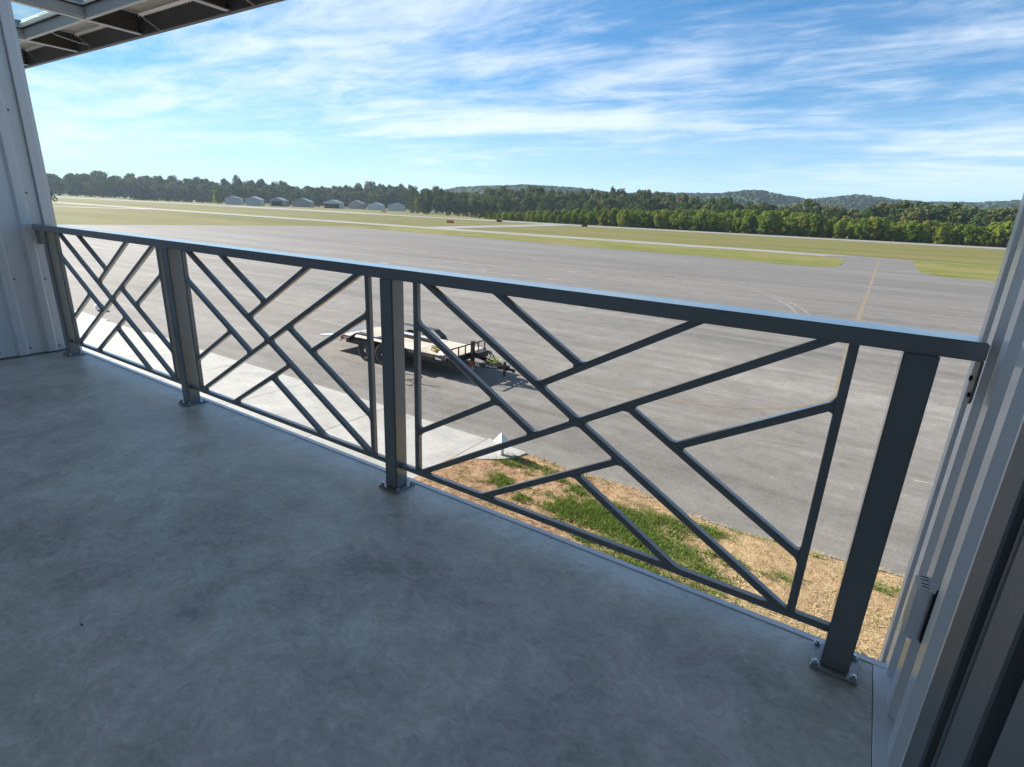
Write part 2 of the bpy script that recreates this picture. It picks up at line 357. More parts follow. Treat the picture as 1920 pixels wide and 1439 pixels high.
def thing(name, label, cat, loc=(0, 0, 0), group=None):
    o = bpy.data.objects.new(name, None); o.location = loc; o.matrix_world = Matrix.Translation(loc); o.empty_display_size = .2
    col.objects.link(o); return tag(o, label, cat, group)
def sheet(name, pts, z, m, parent=None, kind='structure'):
    o = MB().poly([(x, y, z) for x, y in pts]).build(name, m, parent)
    if o.data.polygons[0].normal.z < 0: o.data.flip_normals()
    if kind and not parent: o['kind'] = kind
    return o
def fast_mesh(name, verts, faces_n, m, kind=None, parent=None):
    """verts: (k, faces_n, 3) array, one polygon per row"""
    k = verts.shape[0]; me = bpy.data.meshes.new(name)
    me.vertices.add(k*faces_n); me.vertices.foreach_set('co', verts.reshape(-1).astype(np.float32))
    me.loops.add(k*faces_n); me.loops.foreach_set('vertex_index', np.arange(k*faces_n, dtype=np.int32))
    me.polygons.add(k); me.polygons.foreach_set('loop_start', np.arange(0, k*faces_n, faces_n, dtype=np.int32))
    me.update(calc_edges=True); me.validate(); me.materials.append(m)
    if name is None: return me
    return me

# ------------------------------------------------------------------ ground
def ring_pts(cx, cy, r, a0, a1, n): return [(cx+r*math.cos(R(a0+(a1-a0)*i/n)), cy+r*math.sin(R(a0+(a1-a0)*i/n))) for i in range(n+1)]
sheet('field', [(-9000, -3000), (9000, -3000), (9000, 9000), (-9000, 9000)], GZ-.12, M['field'])
sheet('runway', [(-2200, 272), (1500, 272), (1500, 306), (-2200, 306)], GZ-.03, M['runway'])
# taxiway, its connector to the apron and the exit to the runway
tw = [(-900, 123.5), (-3.5, 123.5)] + ring_pts(-4.5, 117, 6.2, 85, 2, 8) + [(1.8, 93.0), (11.7, 93.0), (12.1, 124), (12.6, 131.2), (4, 133.2), (-40, 135.5), (-900, 135.5)]
sheet('taxiway', tw, GZ-.04, M['taxi'])
sheet('exit_taxiway', [(-117, 135.2), (-106, 135.2), (-136, 272.2), (-150, 272.2)], GZ-.05, M['runway'])
sheet('exit_track', [(-284, 88), (-276, 88), (-268, 124), (-284, 124)], GZ-.05, M['taxi'])
sheet('old_track', [(12.4, 129.6), (160, 131.5), (160, 133), (12.4, 131.0)], GZ-.05, M['taxi'])
sheet('hangar_ramp', [(-520, 306), (-330, 306), (-330, 318), (-520, 322)], GZ-.05, M['walk_old'])
# the apron, its far edge as found on the site, with the rounded corners of the two grass islands
near = [(-1.7, 8.96), (-.6, 8.86), (-.1, 8.86), (.5, 8.74), (1.2, 8.80), (2.2, 8.82), (3.1, 8.52), (4.0, 8.40), (4.8, 8.42), (5.5, 8.50), (6.1, 8.58), (6.8, 8.66), (7.3, 8.70), (12, 8.8), (40, 8.8), (60, 8.8), (60, 88.0)]
far = [(19, 88.0), (15.2, 88.3), (13.2, 90), (12.2, 93), (11.9, 98), (11.9, 109), (12.2, 124), (12.6, 131), (3.4, 132.5), (-2, 127), (-2.2, 123.4), (.2, 119.5), (1.7, 112), (1.9, 98), (1.4, 94), (.4, 91.2), (-2, 89.6), (-6, 89.2), (-18, 93.4), (-31, 93.6), (-52, 96.2), (-66, 97.6), (-87, 98.2), (-105, 99), (-118, 97), (-120, 80), (-121, 40), (-121, 8.96)]
apron = sheet('apron', near+far, GZ, M['asphalt'])
def rough(pts, step, amp, seed):
    q = random.Random(seed); out = []
    for a, b in zip(pts, pts[1:]+pts[:1]):
        L_ = math.dist(a, b); n = max(1, min(120, int(L_/step)))
        for i in range(n): t = i/n; k = amp if L_ > step else 0; out.append((a[0]+(b[0]-a[0])*t+q.gauss(0, k*.3), a[1]+(b[1]-a[1])*t+q.gauss(0, k)))
    return out
sheet('verge', rough([(-119, 96.5), (-105, 98.5), (-87, 97.8), (-66, 97.2), (-52, 95.8), (-31, 93.2), (-18, 93), (-6, 88.8), (-2, 89.2), (.6, 91), (1.6, 94), (1.8, 98), (1.7, 112), (.6, 119), (-4, 123.4), (-120, 123.4)], 1.6, .3, 1), GZ+.004, M['verge'])
vr = sheet('verge', rough([(12.0, 124), (11.8, 98), (12, 93), (13.1, 89.9), (15.2, 88.2), (19, 87.9), (60, 87.9), (60, 129.6), (12.4, 129.5)], 1.2, .22, 2), GZ+.004, M['verge'])
# markings and scuffs on the apron: thin sheets of paint
def ribbon(name, pts, w, m, dz=.004):
    pts = [Vector((*p, 0)) for p in pts]; L_, R_ = [], []
    for i, p in enumerate(pts):
        t = (pts[min(i+1, len(pts)-1)]-pts[max(i-1, 0)]).normalized(); nrm = Vector((-t.y, t.x, 0))*w/2
        L_.append(p+nrm); R_.append(p-nrm)
    b = MB(); vl = [b.bm.verts.new((v.x, v.y, GZ+dz)) for v in L_]; vr_ = [b.bm.verts.new((v.x, v.y, GZ+dz)) for v in R_]
    for i in range(len(pts)-1): b.bm.faces.new((vl[i], vr_[i], vr_[i+1], vl[i+1]))
    o = b.build(name, m, apron)
    if o.data.polygons[0].normal.z < 0: o.data.flip_normals()
    return o
arc = [(5.5-5.2+5.2*math.cos(R(a)), 20.6+5.2*math.sin(R(a))) for a in range(-90, 1, 9)]
ribbon('taxi_line', [(-110, 15.4), (-60, 15.3), (-20, 15.3), (-2.5, 15.35)] + arc, .13, M['yellow'])
ribbon('taxi_line', [(5.5, 20.7), (5.5, 26), (5.62, 40), (5.9, 56), (6.8, 119)], .28, M['yellow'], .005)
for x, y, w, h, a in [(-27, 43, 1.5, .3, 10), (-20.4, 49.9, 1.6, .35, -5), (-18.5, 42.2, 1.2, .25, 20), (-37.3, 39.5, 1.6, .35, 0), (-34.8, 47, 1.1, .3, 8), (-29, 47.5, .9, .3, 5),
                      (-24, 36, .8, .2, 30), (-46, 55, 1.5, .3, 0), (-52, 44, 1.3, .3, 0), (-15, 33, .7, .15, 12), (7.6, 13.4, .35, .06, 6), (-31, 60, 1.4, .4, 3), (-9.5, 30, .7, .14, -8)]:
    c, s = math.cos(R(a)), math.sin(R(a))
    b = MB().poly([(x+u*w*c-v*h*s, y+u*w*s+v*h*c, GZ+.005) for u, v in [(-.5, -.3), (-.1, -.5), (.4, -.4), (.5, .2), (.15, .5), (-.45, .4)]])
    b.build('paint_mark', M['wornwhite'], apron)
def arcpts(x0, y0, x1, y1, x2, y2, n=14):
    return [((1-t)**2*x0+2*t*(1-t)*x1+t*t*x2, (1-t)**2*y0+2*t*(1-t)*y1+t*t*y2) for t in [i/n for i in range(n+1)]]
for off in (0, .9):
    ribbon('tyre_scuff', arcpts(-16, 58+off, 0, 55+off, 2.6+off, 36), .22, M['tyremark'], .0045)
    ribbon('tyre_scuff', arcpts(-26, 50+off, -12, 50+off, -9+off, 60), .16, M['tyremark'], .0045)
ribbon('crack', [(-24, 27), (-18, 27.6), (-11, 27.3), (-5, 27.9), (3, 27.6), (11, 28)], .03, M['tyremark'], .0046)
ribbon('crack', [(.2, 13.1), (1.8, 13.6), (3.3, 13.45), (5.2, 13.9), (7.4, 13.7), (10, 14)], .03, M['tyremark'], .0046)

# concrete walk along the facade (two pours with a joint) and the dirt strip
wk = thing('walkway', 'pale concrete walkway running along the building below the balcony', 'walkway', (-10, 5, GZ))
del wk['label'], wk['category']; wk['kind'] = 'structure'
x = -1.93
edges = [-1.93, -5.6, -9.3, -13, -16.7, -20.4, -24.1, -27.8, -31.5, -40]
for a, c in zip(edges, edges[1:]):
    MB().box(c+.006, a-.006, .12, 9.0+(.03 if a < -8 else 0)+.06*math.sin(a), GZ-.1, GZ+.035).build('slab', M['walk'], wk, .006)
endp = [(-1.92, 9.0), (-.66, 8.86), (-.72, 8.45), (-1.0, 8.12), (-1.35, 7.86), (-1.55, 7.74), (-1.70, 7.58), (-1.80, 7.1), (-1.92, 6.4)]
MB().prism(endp, GZ-.1, GZ+.04).build('slab', M['walk_old'], wk, .006)
def dirt():
    rs = np.random.RandomState(3); nx, ny = 150, 110
    xs = np.linspace(-1.95, 14, nx); ys = np.linspace(.1, 9.1, ny)
    X, Y = np.meshgrid(xs, ys, indexing='ij')
    Z = np.zeros_like(X)
    for k in range(60):
        fx, fy = rs.normal(0, 2.6, 2); Z += np.sin(fx*X+fy*Y+rs.rand()*6.28)*.007/(1+.3*math.hypot(fx, fy))
    ne = np.interp(X, [p[0] for p in near[:14]], [p[1] for p in near[:14]])
    Z = Z+.014
    k = np.clip((ne+.12-Y)/.34, 0, 1); Z = Z*k-.02*(1-k)+GZ
    V = [(float(X[i, j]), float(Y[i, j]), float(Z[i, j])) for i in range(nx) for j in range(ny)]
    F = [(i*ny+j, (i+1)*ny+j, (i+1)*ny+j+1, i*ny+j+1) for i in range(nx-1) for j in range(ny-1)]
    me = bpy.data.meshes.new('dirt_strip'); me.from_pydata(V, [], F); me.materials.append(M['dirt'])
    me.polygons.foreach_set('use_smooth', [True]*len(me.polygons)); o = link('dirt_strip', me); o['kind'] = 'structure'
    return o
dirt()

# ------------------------------------------------------------------ balcony: floor, walls, building
XL, XR, YB, CZ = -.2, 5.83, -3.1, 5.2
MB().box(XL, 5.79, YB, .072, -.22, 0).build('balcony_floor', M['floor'])['kind'] = 'structure'
fl = thing('edge_flashing', 'thin white metal flashing along the outer edge of the balcony floor', 'flashing', (2.8, .09, 0))
MB().box(XL-.0, 5.832, .074, .102, -.24, .004).build('edge_strip', M['flash'], fl, .002)
MB().box(5.792, 5.856, YB, .0725, -.20, .0035).build('side_strip', M['flash'], fl, .0015)
# pale scuffs / debris specks on the floor
lf = thing('dead_leaf', 'small dark curled leaf lying on the grey balcony floor', 'leaf', (3.649, -1.261, 0))
LX, LY = 3.649, -1.261
MB().poly([(LX-.010, LY, .001), (LX+.002, LY-.003, .002), (LX+.011, LY+.002, .001), (LX, LY+.003, .003)]).build('blade', mat('dead_leaf_brown', (.10, .075, .055), .8), lf)

def ribbed(y0, y1, z0, z1, x, side, pitch, w_hi, slope, depth, phase=0.):
    """vertical ribbed sheet in the plane x, ribs standing out towards side (+1 / -1)"""
    pr = []; y = y1-phase
    pr.append((y1, 0))
    while y > y0:
        for dy, d in ((0, 0), (slope, 1), (slope+w_hi, 1), (2*slope+w_hi, 0)):
            if y0 < y-dy < y1: pr.append((y-dy, d*depth))
        y -= pitch
    pr.append((y0, pr[-1][1]))
    b = MB()
    lo = [b.bm.verts.new((x+side*d, yy, z0)) for yy, d in pr]; hi = [b.bm.verts.new((x+side*d, yy, z1)) for yy, d in pr]
    for i in range(len(pr)-1): b.bm.faces.new((lo[i], lo[i+1], hi[i+1], hi[i]))
    return b
def screw(parent, x, y, z, sx):
    MB().cyl((x, y, z), (x+sx*.002, y, z), .008, 8).cyl((x+sx*.0021, y, z), (x+sx*.006, y, z), .0045, 6).build('screw', M['h_grey'], parent)
# left wall
lw = thing('wall', 'white ribbed steel wall at the left end of the balcony, under the canopy', 'wall', (XL, -.6, 0))
for i in range(4):
    a, c = .044-.79*i, .044-.79*(i+1)
    ribbed(c+.0005, a, .012, CZ, XL-.022, 1, .1975, .05, .02, .024, .075).build('wall_panel', M['white'], lw)
MB().prism([(XL-.08, .046), (XL+.006, .046), (XL+.006, .109), (XL+.003, .111), (XL+.003, .128), (XL-.08, .128)], -.02, 5.19).build('corner_trim', M['white'], lw, .002)
MB().box(XL-.10, XL-.024, YB, .0455, -.02, 5.19).build('wall_core', M['h_grey'], lw)
for z in (.05, .62, 1.30, 1.9, 2.5):
    for k in range(5): screw(lw, XL-.022, -.04-.1975*k+.02, z+.013*(k % 2), 1)
# right wall
rw = thing('wall', 'white ribbed glossy steel wall at the right end of the balcony, beside the dark door', 'wall', (XR, -.2, 0))
ribbed(-.522, .150, .004, CZ, XR+.022, -1, .172, .062, .022, .026, .012).build('wall_panel', M['white'], rw)
MB().prism([(XR-.008, .166), (XR-.008, .188), (XR-.004, .190), (XR-.008, .192), (XR-.008, .218), (XR+.09, .218), (XR+.09, .166)], -.30, 5.19).build('corner_trim', M['white'], rw, .0015)
MB().box(XR+.012, XR+.09, .1505, .1655, -.3, 5.19).build('trim_gap', M['black'], rw)
MB().box(XR+.026, XR+.10, YB, .150, -.30, 5.19).build('wall_core', M['h_grey'], rw)
for z in (.07, .9, 1.7):
    for k in range(3): screw(rw, XR+.022, .06-.172*k+.08, z, -1)
# dark door with casing at the near end of the right wall
dr = thing('door', 'dark grey metal door and frame at the near end of the right wall', 'door', (XR, -.9, 0))
MB().box(XR-.030, XR+.02, -.632, -.523, .004, 2.2).build('door_frame', M['doorgrey'], dr, .004)
MB().box(XR-.004, XR+.02, -.656, -.633, .004, 2.2).build('gap', M['black'], dr)
MB().cyl((XR-.012, -.668, .004), (XR-.012, -.668, 2.2), .012, 12).build('seal', M['seal'], dr, smooth=True)
MB().box(XR-.022, XR+.02, -.795, -.681, .004, 2.2).build('stile', M['doorgrey'], dr, .004)
MB().box(XR+.002, XR+.02, -.84, -.796, .004, 2.2).build('gap', M['black'], dr)
MB().box(XR-.014, XR+.02, -1.72, -.841, .004, 2.2).build('door_leaf', M['doorgrey'], dr, .004)
MB().box(XR-.03, XR+.02, -1.84, -1.73, .004, 2.2).build('door_frame', M['doorgrey'], dr, .004)
# outlet cover
ob = thing('outlet_box', 'white weatherproof outlet cover low on the right ribbed wall', 'outlet box', (5.78, -.05, .32))
oc = MB().box(5.800, 5.834, -.155, -.072, .285, .44).build('cover', M['plastic'], ob, .006, 2)
for k in range(4): MB().box(5.808, 5.825, -.140+.015*k+(.006 if k > 1 else 0), -.1365+.015*k+(.006 if k > 1 else 0), .4403, .441).build('slot', M['black'], oc)
MB().box(5.8345, 5.848, -.160, -.068, .288, .452).build('back_plate', M['black'], ob, .003)
MB().cyl((5.832, -.15, .4405), (5.832, -.15, .462), .009, 10).build('hinge', M['plastic'], ob)
# building round the balcony: back wall, ceiling, facade
bd = thing('hangar_building', 'white metal hangar building that carries the balcony', 'building', (2, -2, GZ))
MB().box(-14, XL-.101, -.08, .118, GZ, 6.2).build('facade_wall', M['white'], bd)
MB().box(XR+.101, 22, -.08, .118, GZ, 6.2).build('facade_wall', M['white'], bd)
MB().box(XL-.1, XR+.1, .0, .07, GZ, -.225).build('facade_wall', M['white'], bd)
MB().box(XL-.1, XR+.1, YB-.1, .118, CZ+.002, CZ+.2).build('ceiling', M['white'], bd)
MB().box(XL-.1, XR+.1, -.02, .118, CZ+.202, 6.2).build('facade_wall', M['white'], bd)
MB().box(XL-.1, XR+.1, YB-.12, YB-.001, -.22, CZ).build('back_wall', M['white'], bd)
MB().box(-14, 22, -16, .118, 6.202, 6.4).build('roof', M['h_roof'], bd)
MB().box(-14, 22, -16, -15.9, GZ, 6.2).build('rear_wall', M['white'], bd)
MB().box(-14.1, -14.001, -16, .118, GZ, 6.2).build('end_wall', M['white'], bd)
MB().box(22.001, 22.1, -16, .118, GZ, 6.2).build('end_wall', M['white'], bd)

# ------------------------------------------------------------------ raised glazed canopy, upper left
CB = 3.6
cp = thing('canopy', 'dark steel framed canopy with glass panes projecting over the left of the balcony', 'canopy', (-4, 1.5, CB))
MB().box(-13.2, .35, 2.93, 3.0, CB-.015, CB+.30).build('outer_beam', M['steel'], cp, .004)
MB().box(-13.2, .35, 3.0005, 3.03, CB+.0, CB+.34).build('fascia', M['alu'], cp, .003)
CBX = [-10.94, -8.70, -6.47, -4.24, -1.95, .30]
for cx in CBX:
    o = MB().box(cx-.004, cx+.004, .13, 2.929, CB+.012, CB+.265).build('cross_beam', M['steel'], cp)
    MB().box(cx-.045, cx+.045, .13, 2.929, CB, CB+.0115).build('flange', M['steel_lt'], o)
    for z in (.06, .12, .18, .23):
        MB().cyl((cx+.004, 2.88, CB+z), (cx+.016, 2.88, CB+z), .011, 6).build('bolt', M['galv'], o)
for a, c in zip(CBX, CBX[1:]):
    MB().box(a+.0455, c-.0455, 2.205, 2.26, CB+.004, CB+.26).build('inner_beam', M['steel_lt'], cp, .004)
    MB().box(a+.0455, a+.085, .14, 2.2045, CB+.014, CB+.26).build('side_channel', M['steel_lt'], cp, .003)
    b = MB(); n = 26; ys = [2.265+i*(2.925-2.265)/1 for i in range(2)]
    for i in range(n):           # shallow ribs run across the sheet
        x0 = a+.02+(c-a-.04)*i/n; x1 = a+.02+(c-a-.04)*(i+1)/n; xm = x0+(x1-x0)*.6
        b.poly([(x0, ys[0], CB+.268), (xm, ys[0], CB+.268), (xm, ys[1], CB+.268), (x0, ys[1], CB+.268)])
        b.poly([(xm, ys[0], CB+.268), (x1, ys[0], CB+.282), (x1, ys[1], CB+.282), (xm, ys[1], CB+.268)])
        b.poly([(x1, ys[0], CB+.282), (x1+.0005, ys[0], CB+.268), (x1+.0005, ys[1], CB+.268), (x1, ys[1], CB+.282)])
    b.build('roof_sheet', M['sheet'], cp)
    # glazed unit
    x0, x1, y0, y1 = a+.086, c-.05, .25, 2.2
    wf = MB().box(x0, x1, y1-.055, y1, CB+.15, CB+.20).build('window_frame', M['alu'], cp, .003)
    MB().box(x0, x0+.055, y0, y1-.0555, CB+.15, CB+.20).build('stile', M['alu'], wf, .003)
    MB().box(x1-.055, x1, y0, y1-.0555, CB+.15, CB+.20).build('stile', M['alu'], wf, .003)
    MB().box(x0, x1, y0-.05, y0-.0005, CB+.15, CB+.20).build('sash_rail', M['alu'], wf, .003)
    MB().box(x0+.004, x1-.004, y1-.022, y1-.004, CB+.135, CB+.1495).build('gasket', M['black'], wf)
    MB().box(x0+.004, x0+.020, y0, y1-.0225, CB+.135, CB+.1495).build('gasket', M['black'], wf)
    MB().box(x0+.0555, x1-.0555, y0+.001, y1-.056, CB+.17, CB+.178).build('pane', M['glass'], wf)
MB().tube([(-5.77, 2.26, CB+.10), (-5.86, 2.45, CB+.06), (-5.99, 2.80, CB+.05), (-5.99, 2.92, CB+.06)], .008, 8).build('conduit', M['steel_lt'], cp)
MB().box(-5.82, -5.70, 2.262, 2.33, CB+.05, CB+.15).build('junction_box', M['plastic'], cp, .005)
MB().box(-13.2, .35, .121, .129, CB, CB+.3).build('ledger', M['steel'], cp)

# ------------------------------------------------------------------ railing
rl = thing('railing', 'slate grey steel railing with crossing diagonal bars along the balcony edge', 'railing', (2.84, 0, 0))
SP, PW, RB, RTOP = 1.8954, .0381, 1.0202, 1.067
MB().box(-.168, 5.808, -.050, .062, RB, RTOP).build('top_rail', M['rail'], rl, .004, 2)
for i in range(4):
    x = i*SP
    p = MB().box(x-PW, x+PW, -PW, PW, .012, RB-.0005).build('post', M['rail'], rl, .0045, 2)
    MB().box(x-.064, x+.064, -.058, .064, .0005, .0118).build('base_plate', M['plate'] if i == 3 else M['rail'], p, .002)
    for dx in (-1, 1):
        for dy in (-1, 1):
            cx, cy = x+dx*.052, .003+dy*.048
            MB().cyl((cx, cy, .0119), (cx, cy, .021), .0095, 6).cyl((cx, cy, .0211), (cx, cy, .028), .0055, 8).build('anchor_bolt', M['galv'], p)
BW = .0125                                   # half bar width and depth
CXP, CZP, SL, OFF = .948, .585, .583, .21
LA = lambda s, o=0.: CZP-SL*(s-CXP)+o        # falling lines
LB = lambda s, o=0.: CZP+SL*(s-CXP)+o        # rising lines
nA, nB = Vector((SL, 1)).normalized(), Vector((-SL, 1)).normalized()
def line(kind, o=0.):                        # point, direction in (s, z)
    if kind == 'A': return Vector((CXP, CZP+o)), Vector((1, -SL)).normalized()
    if kind == 'B': return Vector((CXP, CZP+o)), Vector((1, SL)).normalized()
    if kind == 'L': return Vector((.148, .5)), Vector((0, 1))
    if kind == 'R': return Vector((1.748, .5)), Vector((0, 1))
    if kind == 'T': return Vector((.9, RB+BW)), Vector((1, 0))
    if kind == 'D': return Vector((.9, .1255)), Vector((1, 0))
def isect(p, d, q, e):
    den = d.x*e.y-d.y*e.x; t = ((q.x-p.x)*e.y-(q.y-p.y)*e.x)/den; return p+d*t
def bar_poly(l, c0, c1):
    """outline of a bar on line l, cut at both ends by the facing edge of the bars c0 and c1, with small weld flares"""
    p, d = line(*l); n = Vector((-d.y, d.x)); ends = []
    mid = (isect(p, d, *line(*c0)) + isect(p, d, *line(*c1)))/2
    for c in (c0, c1):
        q, e = line(*c); en = Vector((-e.y, e.x))
        if (mid-q).dot(en) < 0: en = -en
        q = q+en*(BW-.0004)
        ends.append((isect(p+n*BW, d, q, e), isect(p-n*BW, d, q, e), q, e))
    (a0, b0, _, e0), (a1, b1, _, e1) = ends
    if (a1-a0).dot(d) < 0: d = -d
    fl = .012
    def flare(pt, other, e, inward):
        s = 1 if (pt-other).dot(e) > 0 else -1
        return [pt+inward*fl, pt+e*s*fl]
    pts = flare(a0, b0, e0, d)[::-1] + flare(a1, b1, e1, -d) + flare(b1, a1, e1, -d)[::-1] + flare(b0, a0, e0, d)
    return pts
def clampz(pts): return [(x, min(max(z, .1382), RB-.0003)) for x, z in pts]
TOPC, BOT = ('T',), ('D',)
bars = [(('A',), TOPC, BOT), (('B',), BOT, ('A',)), (('B',), ('A',), TOPC),
        (('A', OFF), TOPC, ('B', OFF)), (('B', OFF), ('A',), TOPC), (('A', -OFF), ('L',), ('B',)), (('B', OFF), ('L',), ('A', -OFF)),
        (('A', OFF), ('B',), ('R',)), (('B', -OFF), ('A', OFF), ('R',)), (('B', -OFF), BOT, ('A',)), (('A', -OFF), ('B', -OFF), BOT)]
for i in range(3):
    x0 = i*SP
    MB().box(x0+PW-.001, x0+SP-PW+.001, -BW, BW, .113, .138).build('bottom_rail', M['rail'], rl, .0025)
    for s in (.148, 1.748): MB().box(x0+s-BW, x0+s+BW, -BW, BW, .1382, RB-.0003).build('picket', M['rail'], rl, .0025)
    for k, bp in enumerate(bars):
        pts = clampz(bar_poly(*bp)); e = .0003*(k % 5)
        MB().prism_y([(x0+a, c) for a, c in pts], -BW+e-.0002, BW-e+.0002).build('diagonal_bar', M['rail'], rl, .0022)
# wall brackets
for sx, x in ((1, -.178), (-1, 5.806)):
    br = MB().box(min(x, x+sx*.006), max(x, x+sx*.006), -.03, .034, RB-.115, RB-.0005) if sx > 0 else \
        MB().prism_x([(-.034, RB-.0005), (-.034, RB-.10), (-.022, RB-.112), (.004, RB-.112), (.034, RB-.075), (.034, RB-.0005)], x-.003, x+.003)
    b = br.build('wall_bracket', M['rail'] if sx > 0 else M['seal'], rl, .001)
    for y, z in ((.018, RB-.055), (-.018, RB-.09)): MB().cyl((x-.0035, y, z), (x-.008, y, z), .007, 6).build('screw', M['black'], b)

# ------------------------------------------------------------------ trailer
T0 = GZ
YN, YF, YC = 12.40, 14.42, 13.41           # deck edges
DZ = T0+.78
tr = thing('flatbed_trailer', 'black tandem axle flatbed trailer with a pale timber deck parked on the asphalt', 'trailer', (-8.8, YC, T0))
XF, XB = -6.02, -11.6
# main beams, side rails, cross members
for y in (12.62, 14.20): MB().box(XB if y > 13 else XB, XF, y-.05, y+.05, T0+.42, T0+.66).build('main_beam', M['tblack'], tr, .006)
for i in range(11):
    x = XB+.1+i*(XF-XB-.2)/10; MB().box(x-.03, x+.03, YN+.02, YF-.02, T0+.662, T0+.735).build('cross_member', M['tblack'], tr)
for y0, y1 in ((YN-.035, YN+.02), (YF-.02, YF+.035)):
    MB().box(XB, XF, y0, y1, T0+.60, T0+.785).build('side_rail', M['tblack'], tr, .006)
for k in range(9):
    x = XB+.45+k*.62
    if -11.0 < x < -8.05: continue
    MB().box(x-.045, x+.045, YN-.075, YN-.036, T0+.62, T0+.77).build('stake_pocket', M['tblack'], tr, .004)
MB().box(XB+.1, XF-.1, YN-.095, YN-.076, T0+.68, T0+.73).build('rub_rail', M['tblack'], tr, .003)
MB().box(XF-.002, XF+.06, YN-.03, YF+.03, T0+.56, T0+.785).build('front_beam', M['tblack'], tr, .006)
MB().box(XB-.06, XB+.002, YN-.03, YF+.03, T0+.56, T0+.775).build('rear_beam', M['tblack'], tr, .006)
# deck planks, two lengths with a steel strip between
np_ = 10; w = (YF-YN-.05)/np_
pm = None
for xa, xb in ((XB+.02, -7.74), (-7.68, XF-.01)):
    for k in range(np_):
        y = YN+.025+k*w
        MB().box(xa, xb, y+.003, y+w-.003, DZ-.04, DZ+.002*rnd.random()).build('plank', M['plank'], tr, .003)
MB().box(-7.735, -7.685, YN+.02, YF-.02, DZ-.03, DZ+.006).build('deck_strip', M['steel_lt'], tr)
# rear dovetail ramp
MB().extrude([(XB-.065, YN, DZ-.01), (XB-.065, YN, DZ-.07), (-12.95, YN+.02, T0+.50), (-12.95, YN+.02, T0+.545)], (0, YF-YN, 0)).build('ramp', M['ramp'], tr, .004)
for k in range(6):
    x = XB-.2-k*.2; f = (x-(XB-.065))/(-12.95-(XB-.065)); z = DZ-.008+(T0+.547-DZ+.008)*f
    MB().bar((x, YN+.05, z+.006), (x, YF-.05, z+.006), .03, .02).build('cleat', M['steel_lt'], tr)
for x in (XB+.30, XB-.02, XB-.5): MB().box(x-.09, x+.09, YN-.10, YN-.077, T0+.60+(.02 if x > XB else -.08), T0+.66+(.02 if x > XB else -.08)).build('tail_light', M['red'], tr, .004)
# wheels, hubs, fenders
WR = .42
def wheel(x, y, s):
    wh = MB().ring((x, y, T0+WR), (0, 1, 0), [(.23, -.09), (.32, -.115), (.385, -.11), (WR, -.075), (WR, .075), (.385, .11), (.32, .115), (.23, .09)]).build('tyre', M['tyre'], tr, smooth=False)
    r = MB().ring((x, y, T0+WR), (0, 1, 0), [(.228, -.085), (.228, .085), (.20, .085), (.18, .02), (.02, .03*1), (.02, -.03), (.18, -.03), (.20, -.085)], 20).build('rim', M['rim'], wh)
    MB().cyl((x, y+s*.03, T0+WR), (x, y+s*.10, T0+WR), .055, 12).build('hub', M['hub'], wh)
    for k in range(6):
        a = k*math.pi/3; MB().cyl((x+.105*math.cos(a), y+s*.02, T0+WR+.105*math.sin(a)), (x+.105*math.cos(a), y+s*.05, T0+WR+.105*math.sin(a)), .012, 6).build('lug_nut', M['hub'], wh)
    return wh
WX = (-10.0, -9.06)
for x in WX: wheel(x, 12.22, -1); wheel(x, 14.60, 1)
for x in WX: MB().cyl((x, 12.3, T0+WR), (x, 14.52, T0+WR), .04, 10).build('axle', M['tblack'], tr)
def fender(y0, y1):
    pr = [(-10.93, .58), (-10.78, .78), (-10.45, .97), (-8.58, .97), (-8.25, .78), (-8.10, .58)]
    pts = [(x, T0+z+.08) for x, z in pr]; inner = [(x*1+(-.0 if i not in (0, 5) else (.02 if i == 0 else -.02)), z-.012) for i, (x, z) in enumerate(pts)]
    f = MB().prism_y(pts+inner[::-1], y0, y1).build('fender', M['tblack'], tr, .003)
    ye = y0 if y0 < YC else y1; s = 1 if y0 < YC else -1
    MB().prism_y([(x, z) for x, z in pts]+[(x, z-.05) for x, z in pts[::-1]], ye+s*.0005, ye+s*.012).build('skirt', M['tblack'], f)
    return f
fender(12.08, 12.36); fender(14.46, 14.80)
MB().box(-9.75, -9.35, 12.10, 12.34, T0+1.0505, T0+1.0525).build('fender_patch', M['ramp'], tr)  # thin bright patch on top of the near fender
# front rail
MB().box(XF+.005, XF+.045, YN, YF, T0+1.07, T0+1.11).build('front_rail', M['tblack'], tr, .004)
for k in range(6):
    y = YN+.03+k*(YF-YN-.06)/5; MB().box(XF+.008, XF+.042, y-.02, y+.02, T0+.786, T0+1.0695).build('upright', M['tblack'], tr)
# tongue: two converging beams, coupler, jack, chain box
TX, TY = -4.45, YC
bn = MB().bar((XF+.06, 12.86, T0+.55), (TX, TY-.06, T0+.53), .07, .15).build('tongue_beam', M['tblack'], tr, .005)
MB().bar((XF+.06, 13.96, T0+.55), (TX, TY+.06, T0+.53), .07, .15).build('tongue_beam', M['tblack'], tr, .005)
MB().box(-5.25, -5.15, 13.12, 13.70, T0+.50, T0+.60).build('tongue_brace', M['tblack'], tr)
MB().box(TX-.05, TX+.22, TY-.07, TY+.07, T0+.45, T0+.63).cyl((TX+.22, TY, T0+.50), (TX+.42, TY, T0+.50), .05, 12).cyl((TX+.42, TY, T0+.52), (TX+.42, TY, T0+.43), .06, 12).build('coupler', M['tblack'], tr, .006)
MB().box(TX+.08, TX+.16, TY-.16, TY-.08, T0+.26, T0+.78).build('coupler_post', M['tblack'], tr, .004)
jk = MB().box(-5.86, -5.74, 13.33, 13.45, T0+.45, T0+1.26).build('jack', M['tblack'], tr, .008)
MB().cyl((-5.80, 13.39, T0+.02), (-5.80, 13.39, T0+.449), .045, 12).build('jack_leg', M['steel_lt'], jk)
